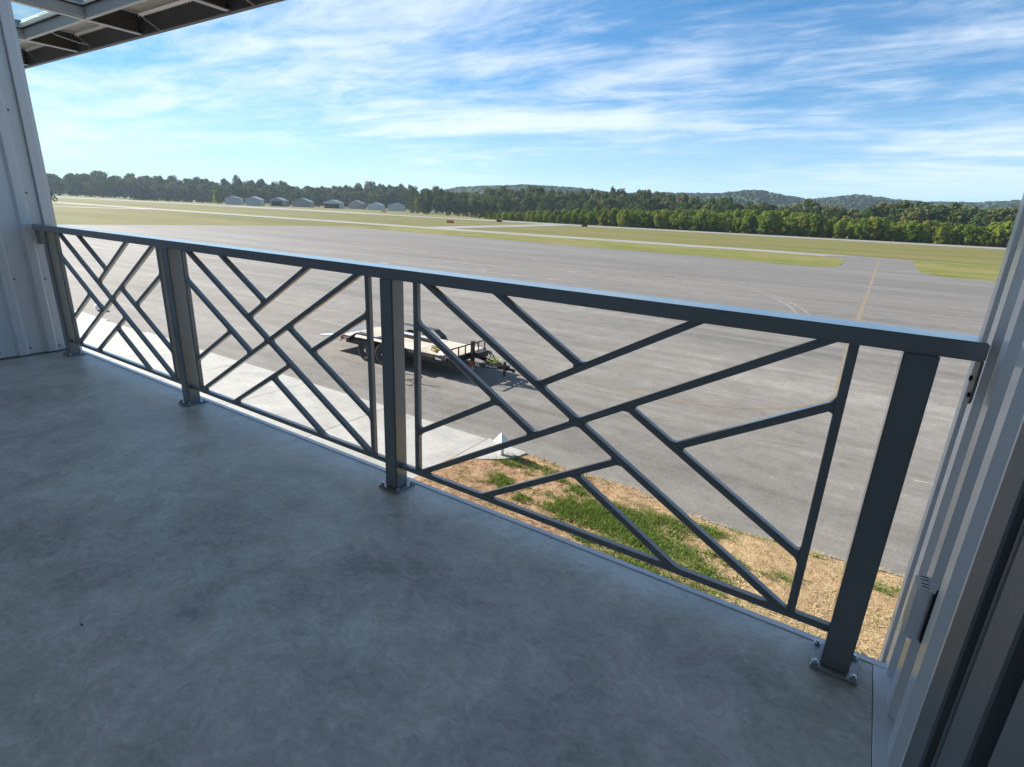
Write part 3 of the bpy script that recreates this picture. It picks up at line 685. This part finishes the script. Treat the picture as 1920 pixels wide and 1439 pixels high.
MB().box(-5.92, -5.68, 13.27, 13.51, T0+.0, T0+.0195).build('jack_foot', M['steel_lt'], jk)
MB().tube([(-5.80, 13.45, T0+1.16), (-5.80, 13.56, T0+1.16), (-5.66, 13.58, T0+1.10)], .014, 8).build('crank', M['tblack'], jk)
MB().box(XF+.07, XF+.42, 13.55, 14.10, T0+.60, T0+.82).build('tool_tray', M['tblack'], tr, .01)
MB().bar((-5.5, 14.0, T0+.80), (-5.05, 13.72, T0+.64), .09, .09).build('winch_arm', M['tblack'], tr, .006)
# decals on the near side
for x0, x1, z0, z1 in ((-6.62, -6.36, .655, .70), (-6.64, -6.50, .715, .735), (-7.62, -7.37, .66, .70), (-7.62, -7.40, .715, .74)):
    MB().box(x0, x1, YN-.0985, YN-.0955, T0+z0, T0+z1).build('reflector', M['letter'], tr)
d = (Vector((TX, TY-.06, T0+.53))-Vector((XF+.06, 12.86, T0+.55))); dn = d.normalized(); nn = Vector((dn.y, -dn.x, 0)).normalized()
def on_beam(t, z, off=.0355): return Vector((XF+.06, 12.86, T0+.55))+d*t+nn*off+Vector((0, 0, z))
MB().poly([on_beam(.20, -.055, .0365), on_beam(.36, -.055, .0365), on_beam(.33, .055, .0365), on_beam(.24, .055, .0365)]).build('decal', M['redpaint'], tr)
def text_mesh(txt, size, name, m, parent, origin, xdir, ydir):
    cu = bpy.data.curves.new(name, 'FONT'); cu.body = txt; cu.size = size; cu.extrude = .001
    to = bpy.data.objects.new(name, cu); col.objects.link(to)
    dg = bpy.context.evaluated_depsgraph_get(); me = bpy.data.meshes.new_from_object(to.evaluated_get(dg)); bpy.data.objects.remove(to)
    z = xdir.cross(ydir)
    Mx = Matrix(((xdir.x, ydir.x, z.x, origin.x), (xdir.y, ydir.y, z.y, origin.y), (xdir.z, ydir.z, z.z, origin.z), (0, 0, 0, 1)))
    me.transform(Mx); me.materials.clear(); me.materials.append(m); return link(name, me, parent)
text_mesh('AL', .175, 'lettering', M['letter'], tr, on_beam(.36, -.05, .038), dn, Vector((0, 0, 1)))
text_mesh('TRAILERS', .105, 'lettering', M['letter'], tr, on_beam(.60, -.035, .038), dn, Vector((0, 0, 1)))

# loose things on and round the trailer
def squiggle(c, rx, ry, rz, n, seed, r, name, m, turns=5):
    q = random.Random(seed); ph = [q.uniform(0, 6.28) for _ in range(6)]; pts = []
    for i in range(n+1):
        t = i/n*turns*2*math.pi
        k = .55+.45*math.sin(t*.37+ph[0])
        pts.append((c[0]+rx*k*math.cos(t+.5*math.sin(t*1.3+ph[1])), c[1]+ry*k*math.sin(t+ph[2]*.1+.6*math.sin(t*.7+ph[3])), c[2]+rz*(.5+.5*math.sin(t*.9+ph[4]))))
    return MB().tube(pts, r, 5)
o = tag(squiggle((-4.88, 13.42, T0+.63), .26, .17, .13, 90, 4, .016, '', 0).build('strap', M['strap']), 'bright yellow green strap coiled on the trailer tongue', 'strap')
o = tag(squiggle((-6.92, 12.72, DZ+.02), .30, .18, .16, 110, 9, .017, '', 0, 7).build('strap', M['strapb']), 'tangled ochre yellow straps heaped on the trailer deck', 'strap')
def crumple(name, c, rx, ry, rz, seed, m):
    b = MB(); bmesh.ops.create_icosphere(b.bm, subdivisions=3, radius=1); q = random.Random(seed)
    ph = [(Vector((q.gauss(0, 3), q.gauss(0, 3), q.gauss(0, 3))), q.uniform(0, 6.28)) for _ in range(14)]
    for v in b.bm.verts:
        s = 1+sum(.055*math.sin(k.dot(v.co)+p) for k, p in ph); v.co = Vector((c[0]+v.co.x*rx*s, c[1]+v.co.y*ry*s, max(c[2], c[2]+(v.co.z*s+.6)*rz)))
    return b.build(name, m)
tag(crumple('cloth', (-6.42, 12.56, DZ+.004), .24, .13, .085, 5, M['cloth']), 'crumpled white cloth lying on the front corner of the trailer deck', 'cloth')
tag(crumple('bag', (-27.2, 9.9, T0+.03), .26, .2, .22, 8, M['cloth']), 'small white bundle beside the far end of the concrete walkway', 'bag')
bm_ = thing('steel_beam', 'dark heavy beam with a grey top lying along the trailer deck', 'beam', (-8.9, 13.7, DZ))
MB().box(-9.9, -8.05, 13.62, 13.84, DZ+.006, DZ+.15).build('web', M['steel'], bm_, .01)
MB().box(-9.9, -8.05, 13.60, 13.86, DZ+.1505, DZ+.165).build('top_flange', M['steel_lt'], bm_, .003)
hose = [(-7.85, 11.86, 0), (-7.45, 11.98, 0), (-6.98, 12.05, 0), (-6.92, 11.82, .02), (-7.0, 11.55, 0), (-7.25, 11.42, 0), (-7.1, 11.16, .02), (-6.75, 11.02, 0), (-6.6, 11.05, 0), (-6.62, 11.3, .03), (-6.9, 11.42, .02), (-7.5, 11.40, 0), (-6.9, 11.37, .02), (-6.2, 11.42, 0), (-5.65, 11.46, .05)]
hose = [(x, y-.05, T0+.012+z) for x, y, z in hose]
tag(MB().tube(hose, .011, 6).build('hose', M['cable']), 'thin dark hose bent into loops on the asphalt beside the trailer', 'hose')

# white pointed post at the end of the walk
wp = thing('marker_post', 'small white post with a pointed top at the end of the concrete walkway', 'post', (-1.12, 8.38, GZ+.04))
px_, py_ = -1.12, 8.38
def rot2(pts, a): a = -8; c, s = math.cos(R(a)), math.sin(R(a)); return [(px_+x*c-y*s, py_+x*s+y*c) for x, y in pts]
sq = lambda h: [(-h, -h), (h, -h), (h, h), (-h, h)]
MB().prism(rot2(sq(.055), 20), GZ+.03, GZ+.26).build('stem', M['postwhite'], wp, .003)
b = MB(); base = rot2(sq(.135), 20); lo = [b.bm.verts.new((x, y, GZ+.261)) for x, y in base]; hi = [b.bm.verts.new((x, y, GZ+.40)) for x, y in base]; ap = b.bm.verts.new((px_, py_, GZ+.62))
b.bm.faces.new(lo[::-1])
for i in range(4): b.bm.faces.new((lo[i], lo[(i+1) % 4], hi[(i+1) % 4], hi[i])); b.bm.faces.new((hi[i], hi[(i+1) % 4], ap))
b.build('head', M['postwhite'], wp, .003)

# ------------------------------------------------------------------ grass and straw on the dirt strip
def blades():
    rs = np.random.RandomState(11)
    patches = [(-.75, 8.15, .45, .20, 500), (-.2, 8.40, .55, .20, 700), (.35, 8.3, .4, .18, 420), (-.57, 7.38, .28, .34, 620), (-.95, 6.85, .30, .22, 420), (-.15, 7.2, .34, .2, 420), (-1.35, 7.2, .2, .3, 200), (-1.2, 6.4, .4, .2, 320),
               (1.15, 7.95, .30, .30, 520), (1.35, 7.05, .45, .28, 900), (2.0, 7.3, .8, .42, 2600), (2.7, 7.15, .75, .42, 2600), (3.3, 6.9, .65, .40, 2200), (3.9, 6.6, .6, .35, 1600), (2.6, 7.75, .7, .25, 1300),
               (3.4, 7.9, .6, .2, 1100), (4.05, 8.02, .5, .17, 900), (4.6, 8.25, .35, .12, 420), (4.5, 7.3, .3, .16, 420), (5.25, 7.3, .35, .16, 480), (.45, 6.9, .22, .2, 260), (4.3, 5.95, 1.2, .35, 1700), (3.0, 6.2, .9, .25, 900),
               (6.8, 8.05, .45, .16, 420), (7.3, 7.4, .3, .2, 260), (2.2, 6.4, .5, .2, 400), (5.4, 8.35, .5, .08, 200), (1.6, 8.55, .5, .1, 160), (9, 7, 1.5, 1.2, 1500), (11, 5, 1.5, 2, 1500), (6.0, 5.5, .6, .5, 260), (.2, 6.2, 1.4, .25, 330)]
    P = []
    for cx, cy, rx, ry, n in patches:
        n = int(n*(1.5 if n > 800 else 1.05))
        k = max(3, int(n/24)); cc = rs.normal(0, .52, (k, 2)); w = rs.randint(0, k, n)
        q = cc[w]*1.12+rs.normal(0, .16, (n, 2)); P.append(np.stack([cx+q[:, 0]*rx, cy+q[:, 1]*ry], 1))
    P = np.concatenate(P); n = len(P)
    ne = np.interp(P[:, 0], [p[0] for p in near[:14]], [p[1] for p in near[:14]]); P = P[(P[:, 1] < ne+.05) & (P[:, 1] > .3)]; n = len(P)
    a = rs.rand(n)*6.283; h = rs.gamma(4, .014, n)+.015; w = rs.uniform(.006, .013, n); lean = rs.normal(0, .06, (n, 2))
    base = np.stack([P[:, 0], P[:, 1], np.full(n, GZ+.0)], 1)
    d = np.stack([np.cos(a)*w, np.sin(a)*w, np.zeros(n)], 1)
    tip = base+np.stack([lean[:, 0], lean[:, 1], h], 1)
    V = np.stack([base-d, base+d, tip], 1)
    o = link('grass', fast_mesh('grass', V, 3, M['blade'])); o['kind'] = 'stuff'; o['label'] = 'green grass growing in patches on the bare dirt strip'; o['category'] = 'grass'
    # straw
    n = 26000
    X = rs.uniform(-1.9, 10, n); Y = rs.uniform(4.8, 8.9, n)
    dens = np.clip(.20+.16*X, .12, 1)*(.45+.55*(np.sin(X*3.1+Y*2.3)*np.sin(Y*4.2-X*1.1) > -.25))
    keep = (rs.rand(n) < dens) & (Y < np.interp(X, [p[0] for p in near[:14]], [p[1] for p in near[:14]])+.07) & ~((X < -.6) & (Y > 7.5)); X, Y = X[keep], Y[keep]; n = len(X)
    a = rs.rand(n)*6.283; l = rs.uniform(.03, .11, n); w = rs.uniform(.002, .0042, n)
    c = np.stack([X, Y, GZ+.012+rs.rand(n)*.025], 1); t = np.stack([np.cos(a)*l/2, np.sin(a)*l/2, rs.normal(0, .008, n)], 1); s = np.stack([-np.sin(a)*w, np.cos(a)*w, np.zeros(n)], 1)
    V = np.stack([c-t-s, c+t-s, c+t+s, c-t+s], 1)
    o = link('straw', fast_mesh('straw', V, 4, M['straw'])); o['kind'] = 'stuff'; o['label'] = 'dry straw scattered over the dirt strip'; o['category'] = 'straw'
blades()
crk = MB()
for p in ([(1.2, 6.55), (1.55, 6.78), (1.75, 6.9), (2.05, 7.2), (2.35, 7.45), (2.5, 7.7)], [(.35, 6.3), (.7, 6.5), (1.0, 6.52), (1.2, 6.7)], [(2.6, 6.0), (2.9, 6.2), (3.1, 6.25)]):
    crk.tube([(x, y, GZ+.004+.006) for x, y in p], .012, 4)
o = crk.build('twigs', M['cable']); o['kind'] = 'stuff'; o['label'] = 'thin dark runners and twigs lying across the dirt'; o['category'] = 'twigs'

# ------------------------------------------------------------------ far hangars
CAM_REF = Vector((5.53, -1.72, 1.32))           # rounded camera position; hangars, trees and hills are laid out from it
def at(az, r): return CAM_REF.x+r*math.sin(R(az)), CAM_REF.y+r*math.cos(R(az))
HG = [  # az left, az front/side corner, az right, base elev, eave elev, peak elev, front, side, door, label
    (-59.99, -58.69, -58.45, -.424, .10, .30, 'h_blue', 'h_sunlit', 'plain', 'pale blue grey hangar with a stepped roof, leftmost of the far hangars'),
    (-58.35, -57.08, -56.70, -.447, .09, .344, 'h_blue', 'h_sunlit', 'plain', 'pale blue hangar with a broad sunlit-toned cream side wall beside the stepped one'),
    (-56.34, -55.06, -54.59, -.409, .112, .347, 'h_grey', 'h_grey', 'open', 'grey far hangar with a wide black open doorway'),
    (-54.41, -52.75, -52.37, -.391, .113, .40, 'h_grey', 'h_tan', 'posts', 'dull grey green far hangar with a row of door panels'),
    (-51.56, -50.04, -49.64, -.396, .141, .385, 'h_white', 'h_white', 'awning', 'white far hangar with a raised pale door over a dark opening'),
    (-49.30, -47.90, -47.59, -.354, .141, .436, 'h_tan', 'h_tan', 'plain', 'tan far hangar between the two white ones'),
    (-47.50, -46.02, -45.81, -.377, .072, .321, 'h_white', 'h_white', 'posts', 'bright white far hangar with upright seams on its doors'),
    (-45.56, -43.96, -43.90, -.395, .108, .359, 'h_white', 'h_white', 'door', 'white far hangar with a lean-to frame, rightmost of the row')]
for i, (a0, a1, a2, be, ee, pe, fm, sm, kind, lab) in enumerate(HG):
    r = (CAM_REF.z-GZ)/math.tan(R(-be)); am = (a0+a1)/2; cx, cy = at(am, r)
    wv = r*R(a1-a0); hv = r*(math.tan(R(ee))-math.tan(R(be))); hp = r*(math.tan(R(pe))-math.tan(R(be))); dp = 19
    th = math.asin(min(.6, max(.08, r*R(a2-a1)/dp)))
    d2c = Vector((-math.sin(R(am)), -math.cos(R(am)), 0)); rg = Vector((math.cos(R(am)), -math.sin(R(am)), 0))
    nF = d2c*math.cos(th)-rg*math.sin(th); nR = rg*math.cos(th)+d2c*math.sin(th)
    P = lambda u, v, z: Vector((cx, cy, GZ-.1))+nR*u-nF*v+Vector((0, 0, z+.1 if z > 0 else 0))
    h = thing('hangar', lab, 'hangar', (cx, cy, GZ-.1), 'hangars beyond the runway')
    W = wv/2
    MB().extrude([P(-W, 0, 0), P(W, 0, 0), P(W, 0, hv), P(0, 0, hp), P(-W, 0, hv)], -nF*.2).build('front_wall', M[fm], h)
    MB().extrude([P(W, .2, 0), P(W, dp, 0), P(W, dp, hv), P(W, .2, hv)], -nR*.2).build('side_wall', M[sm], h)
    MB().extrude([P(-W, .2, 0), P(-W, dp, 0), P(-W, dp, hv), P(-W, .2, hv)], nR*.2).build('side_wall', M[sm], h)
    MB().extrude([P(-W, dp, 0), P(W, dp, 0), P(W, dp, hv), P(0, dp, hp), P(-W, dp, hv)], -nF*.2).build('rear_wall', M[fm], h)
    MB().extrude([P(-W-.4, -.4, hv), P(0, -.4, hp+.05), P(W+.4, -.4, hv), P(W+.4, -.4, hv+.18), P(0, -.4, hp+.25), P(-W-.4, -.4, hv+.18)], -nF*(dp+.8)).build('roof', M['h_roof'] if i not in (1, 6) else M['h_blue'], h)
    if kind == 'open': MB().extrude([P(-W*.72, -.05, 0), P(W*.78, -.05, 0), P(W*.78, -.05, hv*.88), P(-W*.72, -.05, hv*.88)], -nF*.04).build('doorway', M['h_dark'], h)
    elif kind == 'awning':
        MB().extrude([P(-W*.96, -.05, 0), P(W*.92, -.05, 0), P(W*.92, -.05, hv*.80), P(-W*.96, -.05, hv*.80)], -nF*.04).build('doorway', M['h_dark'], h)
        MB().extrude([P(-W, -.1, hv*.80), P(W*.96, -.1, hv*.80), P(W*.96, -.1, hv), P(-W, -.1, hv)], nF*2.2).build('raised_door', M['h_white'], h)
    elif kind == 'posts':
        for k in range(7):
            u = -W*.86+k*W*1.72/6; MB().extrude([P(u-.18, -.01, 0), P(u+.18, -.01, 0), P(u+.18, -.01, hv*.9), P(u-.18, -.01, hv*.9)], nF*.22).build('door_panel', M['h_roof'], h)
    else:
        MB().extrude([P(-W*.84, -.01, 0), P(W*.84, -.01, 0), P(W*.84, -.01, hv*.86), P(-W*.84, -.01, hv*.86)], nF*.14).build('door', M[fm], h)
        MB().extrude([P(-W*.9, -.01, hv*.88), P(W*.9, -.01, hv*.88), P(W*.9, -.01, hv*.95), P(-W*.9, -.01, hv*.95)], nF*.3).build('door_track', M['h_roof'], h)
    if i == 0: MB().extrude([P(-W*.45, 1, hv), P(-W*.1, 1, hv), P(-W*.22, 1, hp+1.3)], -nF*6).build('roof_step', M['h_blue'], h)
    if i == 7:
        f = MB().bar(P(W+.4, 2, hv*.9), P(W+6, 2, hv*.45), .2, .2); f.bar(P(W+6, 2, hv*.45), P(W+6, 2, 0), .2, .2); f.build('lean_to_frame', M['h_roof'], h)

# airfield signs in the grass
for (x, y), w, m, lab in (((-147.6, 184.7), 3.0, 'signred', 'red orange airfield sign between the taxiway and the runway'), ((-171.2, 256), 3.0, 'signblack', 'dark airfield sign close to the runway, farther of the two dark ones'),
                          ((-118.4, 255), 2.8, 'signblack', 'dark airfield sign in the grass before the row of young trees'), ((-425, 415), 5.5, 'signred', 'dull red equipment standing in front of the white hangars')):
    s = thing('airfield_sign', lab, 'sign' if w < 5 else 'equipment', (x, y, GZ-.12))
    if w > 5: s.name = 'red_equipment'
    d = Vector((CAM_REF.x-x, CAM_REF.y-y, 0)).normalized(); n = Vector((-d.y, d.x, 0)); c = Vector((x, y, GZ-.12))
    MB().extrude([c-n*w/2+Vector((0, 0, .25)), c+n*w/2+Vector((0, 0, .25)), c+n*w/2+Vector((0, 0, 1.25)), c-n*w/2+Vector((0, 0, 1.25))], -d*.25).build('sign_panel', M[m], s)
    for k in (-.35, .35): MB().cyl(c+n*w*k-d*.12, c+n*w*k-d*.12+Vector((0, 0, .249)), .08, 6).build('leg', M['signblack'], s)

# ------------------------------------------------------------------ trees
def crown_mesh(name, seed, prof, nclump, nleaf, leaf, m, base=.08):
    """unit-height crown: prof = radius at height fractions; leaf clumps on and inside that envelope"""
    rs = np.random.RandomState(seed); hs, wr = zip(*prof); V = []
    lob = rs.uniform(0, 6.28, 3)
    for k in range(nclump):
        z = base+(1-base-.04)*((k+.5)/nclump)**.85; a = k*2.399+rs.uniform(-.5, .5); env = np.interp(z, hs, wr)*(1+.22*math.sin(2*a+lob[0])+.15*math.sin(3*a+lob[1]+5*z))
        r = env*math.sqrt(rs.uniform(.25, 1.0)); c = np.array([r*math.cos(a), r*math.sin(a), z]); cr = rs.uniform(.060, .135)*(.75+.9*np.interp(z, hs, wr)/max(wr))
        u = rs.normal(size=(nleaf, 3)); u /= np.linalg.norm(u, axis=1)[:, None]; u[:, 2] = u[:, 2]*.75+.12
        p = c+u*cr*rs.uniform(.55, 1.08, (nleaf, 1))
        nrm = u+rs.normal(0, .38, (nleaf, 3)); nrm /= np.linalg.norm(nrm, axis=1)[:, None]
        t = np.cross(nrm, rs.normal(size=(nleaf, 3))); t /= np.linalg.norm(t, axis=1)[:, None]; b = np.cross(nrm, t); s = (leaf*rs.uniform(.6, 1.35, nleaf))[:, None]
        V.append(np.stack([p-t*s-b*s*.6, p+t*s-b*s*.5, p+t*s*.7+b*s*.7, p-t*s*.8+b*s*.6], 1))
    V = np.concatenate(V); top = V[:, :, 2].max(); V[:, :, 2] /= top
    return fast_mesh(name, V, 4, m)
def trunk_mesh(name, seed, h=.62, r=.016):
    q = random.Random(seed); b = MB(); pts = [(0, 0, -.01)]
    for i in range(1, 5): pts.append((q.uniform(-.012, .012)*i, q.uniform(-.012, .012)*i, h*i/4))
    for i, (p, n) in enumerate(zip(pts, pts[1:])): b.cyl(p, n, r*(1-.2*i), 6, r*(1-.2*(i+1)))
    for k in range(6):
        z = q.uniform(.25, .55); a = q.uniform(0, 6.28); l = q.uniform(.12, .22); b.cyl((0, 0, z), (l*math.cos(a), l*math.sin(a), z+l*.8), r*.4, 5, r*.15)
    bmesh.ops.recalc_face_normals(b.bm, faces=b.bm.faces[:]); me = bpy.data.meshes.new(name); b.bm.to_mesh(me); b.bm.free(); me.materials.append(M['bark']); return me
broad = [(0, .10), (.12, .24), (.3, .34), (.55, .37), (.75, .31), (.9, .19), (1, .06)]
tallp = [(0, .05), (.2, .16), (.4, .22), (.6, .24), (.8, .19), (.93, .10), (1, .03)]
cone_ = [(0, .20), (.12, .27), (.35, .27), (.6, .20), (.8, .12), (.93, .06), (1, .015)]
bush_ = [(0, .55), (.2, .70), (.5, .65), (.8, .42), (1, .14)]
CR = {'broad': [], 'tall': [], 'young': [], 'bush': []}
for s in range(5): CR['broad'].append(crown_mesh('crown', 40+s, broad, 30, 60, .034, M['leaf_mid']))
for s in range(4): CR['tall'].append(crown_mesh('crown', 60+s, tallp, 30, 54, .030, M['leaf_dark']))
for s in range(3): CR['tall'].append(crown_mesh('crown', 70+s, broad, 30, 58, .034, M['leaf_dark']))
for s in range(6): CR['young'].append(crown_mesh('crown', 80+s, [cone_, tallp, broad][s % 3], 32, 54, .036, M['leaf_young'], .02))
for s in range(2): CR['broad'].append(crown_mesh('crown', 50+s, broad, 26, 60, .036, M['leaf_pale']))
for s in range(3): CR['bush'].append(crown_mesh('crown', 95+s, bush_, 30, 46, .055, M['leaf_mid'], .03))
TRK = [trunk_mesh('trunk', 200+s) for s in range(4)]
def tree(name, kind, x, y, h, wid, label, group, cat='tree', q=rnd):
    t = thing(name, label, cat, (x, y, GZ-.14), group)
    for nm, me in (('trunk', q.choice(TRK)), ('crown', q.choice(CR[kind]))):
        o = bpy.data.objects.new(nm, me); col.objects.link(o); o.parent = t
    t.rotation_euler.z = q.uniform(0, 6.28); t.scale = (h*wid, h*wid, h)
    return t
WOOD = [(-90, 1.5), (-72.02, 1.47), (-69.35, 1.75), (-66.54, 1.62), (-63.5, 1.75), (-61.09, 1.77), (-60.28, 1.6), (-58.97, 2.04), (-55.47, 1.8), (-53.19, 1.6), (-49.83, 1.88), (-47.85, 2.14), (-45.69, 2.3), (-43.96, 2.28), (-42.1, 2.02), (-40.17, 2.26), (-39.27, 1.66), (-37.53, 1.88), (-35.78, 2.31), (-33.44, 2.31), (-29.56, 2.62), (-28.32, 2.27), (-25.17, 2.58), (-22.74, 2.77), (-21.52, 2.36), (-20.18, 2.75), (-18.26, 2.32), (-16.01, 2.49), (-14.63, 2.05), (-12.72, 2.07), (-11.73, 1.72), (-9.45, 1.89), (-7.91, 1.52), (-5.54, 2.05), (-3.3, 1.84), (-2.25, 1.44), (-1.17, 1.91), (.79, 2.17), (3.2, 2.19), (5.47, 2.08), (7.13, 1.89), (8.16, 1.95), (8.84, 1.89), (30, 2.0)]
PINE = [(-40, -.1), (-34.8, -.05), (-30.5, .35), (-26.76, .66), (-22.56, .93), (-18.46, 1.09), (-16.45, 1.02), (-14.48, 1.0), (-10.7, 1.14), (-7.12, 1.27), (-3.67, .98), (-.46, .93), (1.81, .85), (3.96, .81), (6.35, .71), (8.18, 1.02), (25, 1.0)]
def tab(t, a): return float(np.interp(a, [p[0] for p in t], [p[1] for p in t]))
WHERE = [(-68.5, 'far left wood beside the ribbed wall'), (-64.5, 'middle of the far left wood'), (-60.2, 'far left wood just short of the stepped hangar'),
         (-58.4, 'above the stepped pale blue hangar'), (-56.5, 'above the hangar with the sunlit-toned cream side'), (-54.5, 'above the hangar with the black doorway'), (-51.8, 'above the grey green hangar'),
         (-49.4, 'above the hangar with the raised door'), (-47.5, 'above the tan hangar'), (-43.5, 'above the two white hangars at the end'), (-39, 'just right of the last hangar'), (-35, 'above the dark round bushes'),
         (-30, 'above the short end of the young trees'), (-24, 'under the long low hill'), (-19, 'between the long hill and the dip'), (-14, 'left of the pointed hill'), (-8.5, 'below the pointed hill'), (-4, 'in the dip between two hills'),
         (1, 'below the rounded right hill'), (5, 'right of the rounded hill'), (99, 'next to the right wall edge')]
def wood(a0, a1, r0, r1, rows, step, kinds, label, group):
    for row in range(rows):
        a = a0+rnd.uniform(0, step)
        while a < a1:
            f = (a-a0)/(a1-a0); r = (r0+(r1-r0)*f)*(1+.045*row)+rnd.uniform(-9, 9); x, y = at(a, r)
            el = tab(WOOD, a)+rnd.uniform(-.12, .05); h = r*math.tan(R(el))+CAM_REF.z-GZ
            h *= (1., .90, .72)[rows-1-row]*rnd.uniform(.93, 1.07)
            t = tree('wood_tree', rnd.choice(kinds), x, y, h, rnd.uniform(.78, 1.15)*step/.85*r/520/(h/24)*.62 if h > 26 else rnd.uniform(.85, 1.15), label, group)
            cm = t.children[-1].data.materials[0].name if len(t.children) else ''
            tone = 'pale' if 'pale' in cm else 'dark' if 'dark' in cm else 'mid green'
            t['label'] = tone+(' tree of the front rank, ', ' tree of the rear ranks, ')[row > 0]+next(w for lim, w in WHERE if a < lim)
            a += step*rnd.uniform(.75, 1.25)
wood(-76, -60.2, 1230, 1130, 3, .92, ['tall', 'tall', 'broad'], 'tall dark tree in the hazy wood left of the far hangars', 'trees of the far left wood')
wood(-60.4, -43, 1035, 985, 3, .88, ['tall', 'broad', 'broad'], 'tall mixed green tree in the wood behind the far hangars', 'trees behind the far hangars')
wood(-43.2, -14, 700, 520, 3, .98, ['tall', 'broad', 'tall'], 'tall dark tree in the wood right of the far hangars', 'trees of the middle wood')
wood(-14, 14, 470, 450, 2, 1.05, ['tall', 'broad', 'broad'], 'dark rounded tree rising behind the young trees on the right', 'trees behind the young trees')
# rows of young trees beyond the runway
for row, y0 in enumerate((319, 326, 334)):
    x = -228+row*2
    while x < 84:
        y = y0+rnd.uniform(-2.2, 2.2)+(6 if x < -190 else 0); a = math.degrees(math.atan2(x-CAM_REF.x, y-CAM_REF.y)); r = math.hypot(x-CAM_REF.x, y-CAM_REF.y)
        h = (r*math.tan(R(tab(PINE, a)))+CAM_REF.z-GZ)*(rnd.uniform(.62, 1.0) if row == 0 else rnd.uniform(.80, 1.04))
        lf_ = 'young_tree'
        sec = 0 if x < -125 else 1 if x < -35 else 2
        lab_ = ('short ', 'middling ', 'tall ')[sec]+'young green tree '+('at the runway edge, ' if row == 0 else 'back in the young plantation, ')+('toward the dark bushes', 'between the bushes and the paved connector', 'beyond the paved connector')[sec]
        tree(lf_, 'young', x, y, max(h, 2.5), rnd.uniform(.85, 1.3), lab_, 'young trees along the runway')
        x += rnd.uniform(3.9, 6.2)
# low bushes
for k in range(16):
    a = -66.8+k*.42; x, y = at(a+rnd.uniform(-.15, .15), 900+rnd.uniform(-20, 20)); tree('shrub', 'bush', x, y, rnd.uniform(3.5, 7.5), 1.1, 'low pale shrub in the strip before the far left wood', 'shrubs before the left wood', 'shrub')
for k, (u, h, rr) in enumerate(((-43.2, 3.2, 640), (-42.7, 3.4, 640), (-41.8, 4.2, 560), (-39.6, 4.0, 540), (-37.9, 3.8, 500), (-37.2, 4.6, 480), (-36.6, 5.2, 460), (-36.0, 5.6, 440), (-35.5, 6.2, 430), (-38.6, 2.8, 520))):
    x, y = at(u, rr); tree('shrub', 'bush', x, y, h, 1., 'dark rounded bush on the open ground right of the far hangars', 'bushes right of the far hangars', 'shrub')
x, y = at(-60.6, 860); tree('light_tree', 'young', x, y, 25, .6, 'yellow green tree standing in front of the dark left wood', 'tree')
x, y = at(-53.95, 850); tree('light_tree', 'bush', x, y, 19, .7, 'round yellow green tree between two of the grey far hangars', 'tree')
x, y = at(-72.15, 420); tree('shrub', 'bush', x, y, 6.0, .42, 'dark shrub beside the left wall edge in the far field', None, 'shrub')

# ------------------------------------------------------------------ hills
HILL = [(-120, .8), (-60, 1.0), (-46, .9), (-42.79, 1.25), (-39.28, 2.01), (-38.59, 2.19), (-34.88, 2.45), (-31.7, 2.68), (-29.03, 2.64), (-25.85, 2.51), (-23.21, 2.21), (-18.62, 2.41), (-15.66, 2.45), (-13.26, 2.52), (-11.89, 2.75), (-10.53, 2.88), (-9.62, 2.85), (-9.15, 2.73), (-7.33, 2.45), (-5.57, 2.23), (-3.95, 2.45), (-2.38, 2.66), (-1.2, 2.64), (.74, 2.38), (2.95, 2.22), (4.99, 2.27), (6.3, 2.26), (7.23, 2.36), (8.69, 2.5), (20, 2.6), (60, 1.2)]
def hills():
    rs = np.random.RandomState(5); na, nr = 560, 90; A = np.linspace(-80, 45, na); rr = np.linspace(0, 1, nr); V = []
    for a in A:
        rid = 2500+500*math.sin(R(a*4)); pk = rid*math.tan(R(tab(HILL, a)-.12))
        for f in rr:
            r = rid*(.62+.55*f); z = pk*math.sin(min(f/.69, 1)*math.pi/2)**1.3*(1 if f < .69 else 1-.5*((f-.69)/.31)**2)
            z += rs.rand()**1.5*11 if f > .02 else 0
            V.append((CAM_REF.x+r*math.sin(R(a)), CAM_REF.y+r*math.cos(R(a)), GZ-1+z))
    F = [(i*nr+j, (i+1)*nr+j, (i+1)*nr+j+1, i*nr+j+1) for i in range(na-1) for j in range(nr-1)]
    me = bpy.data.meshes.new('hills'); me.from_pydata(V, [], F); me.materials.append(M['hill']); o = link('hills', me); o['kind'] = 'structure'
hills()

# ------------------------------------------------------------------ haze
HAZE = .00007
if HAZE:
    hz = MB().box(-3600, 3600, -400, 4200, GZ-1.2, 190).build('haze', bpy.data.materials.new('air_haze')); hz['kind'] = 'stuff'
    m = hz.data.materials[0]; m.use_nodes = True; nt = m.node_tree; nt.nodes.clear()
    o = nt.nodes.new('ShaderNodeOutputMaterial'); v = nt.nodes.new('ShaderNodeVolumePrincipled'); v.inputs['Color'].default_value = (.62, .80, 1, 1); v.inputs['Density'].default_value = HAZE; v.inputs['Anisotropy'].default_value = .2
    nt.links.new(v.outputs[0], o.inputs['Volume'])
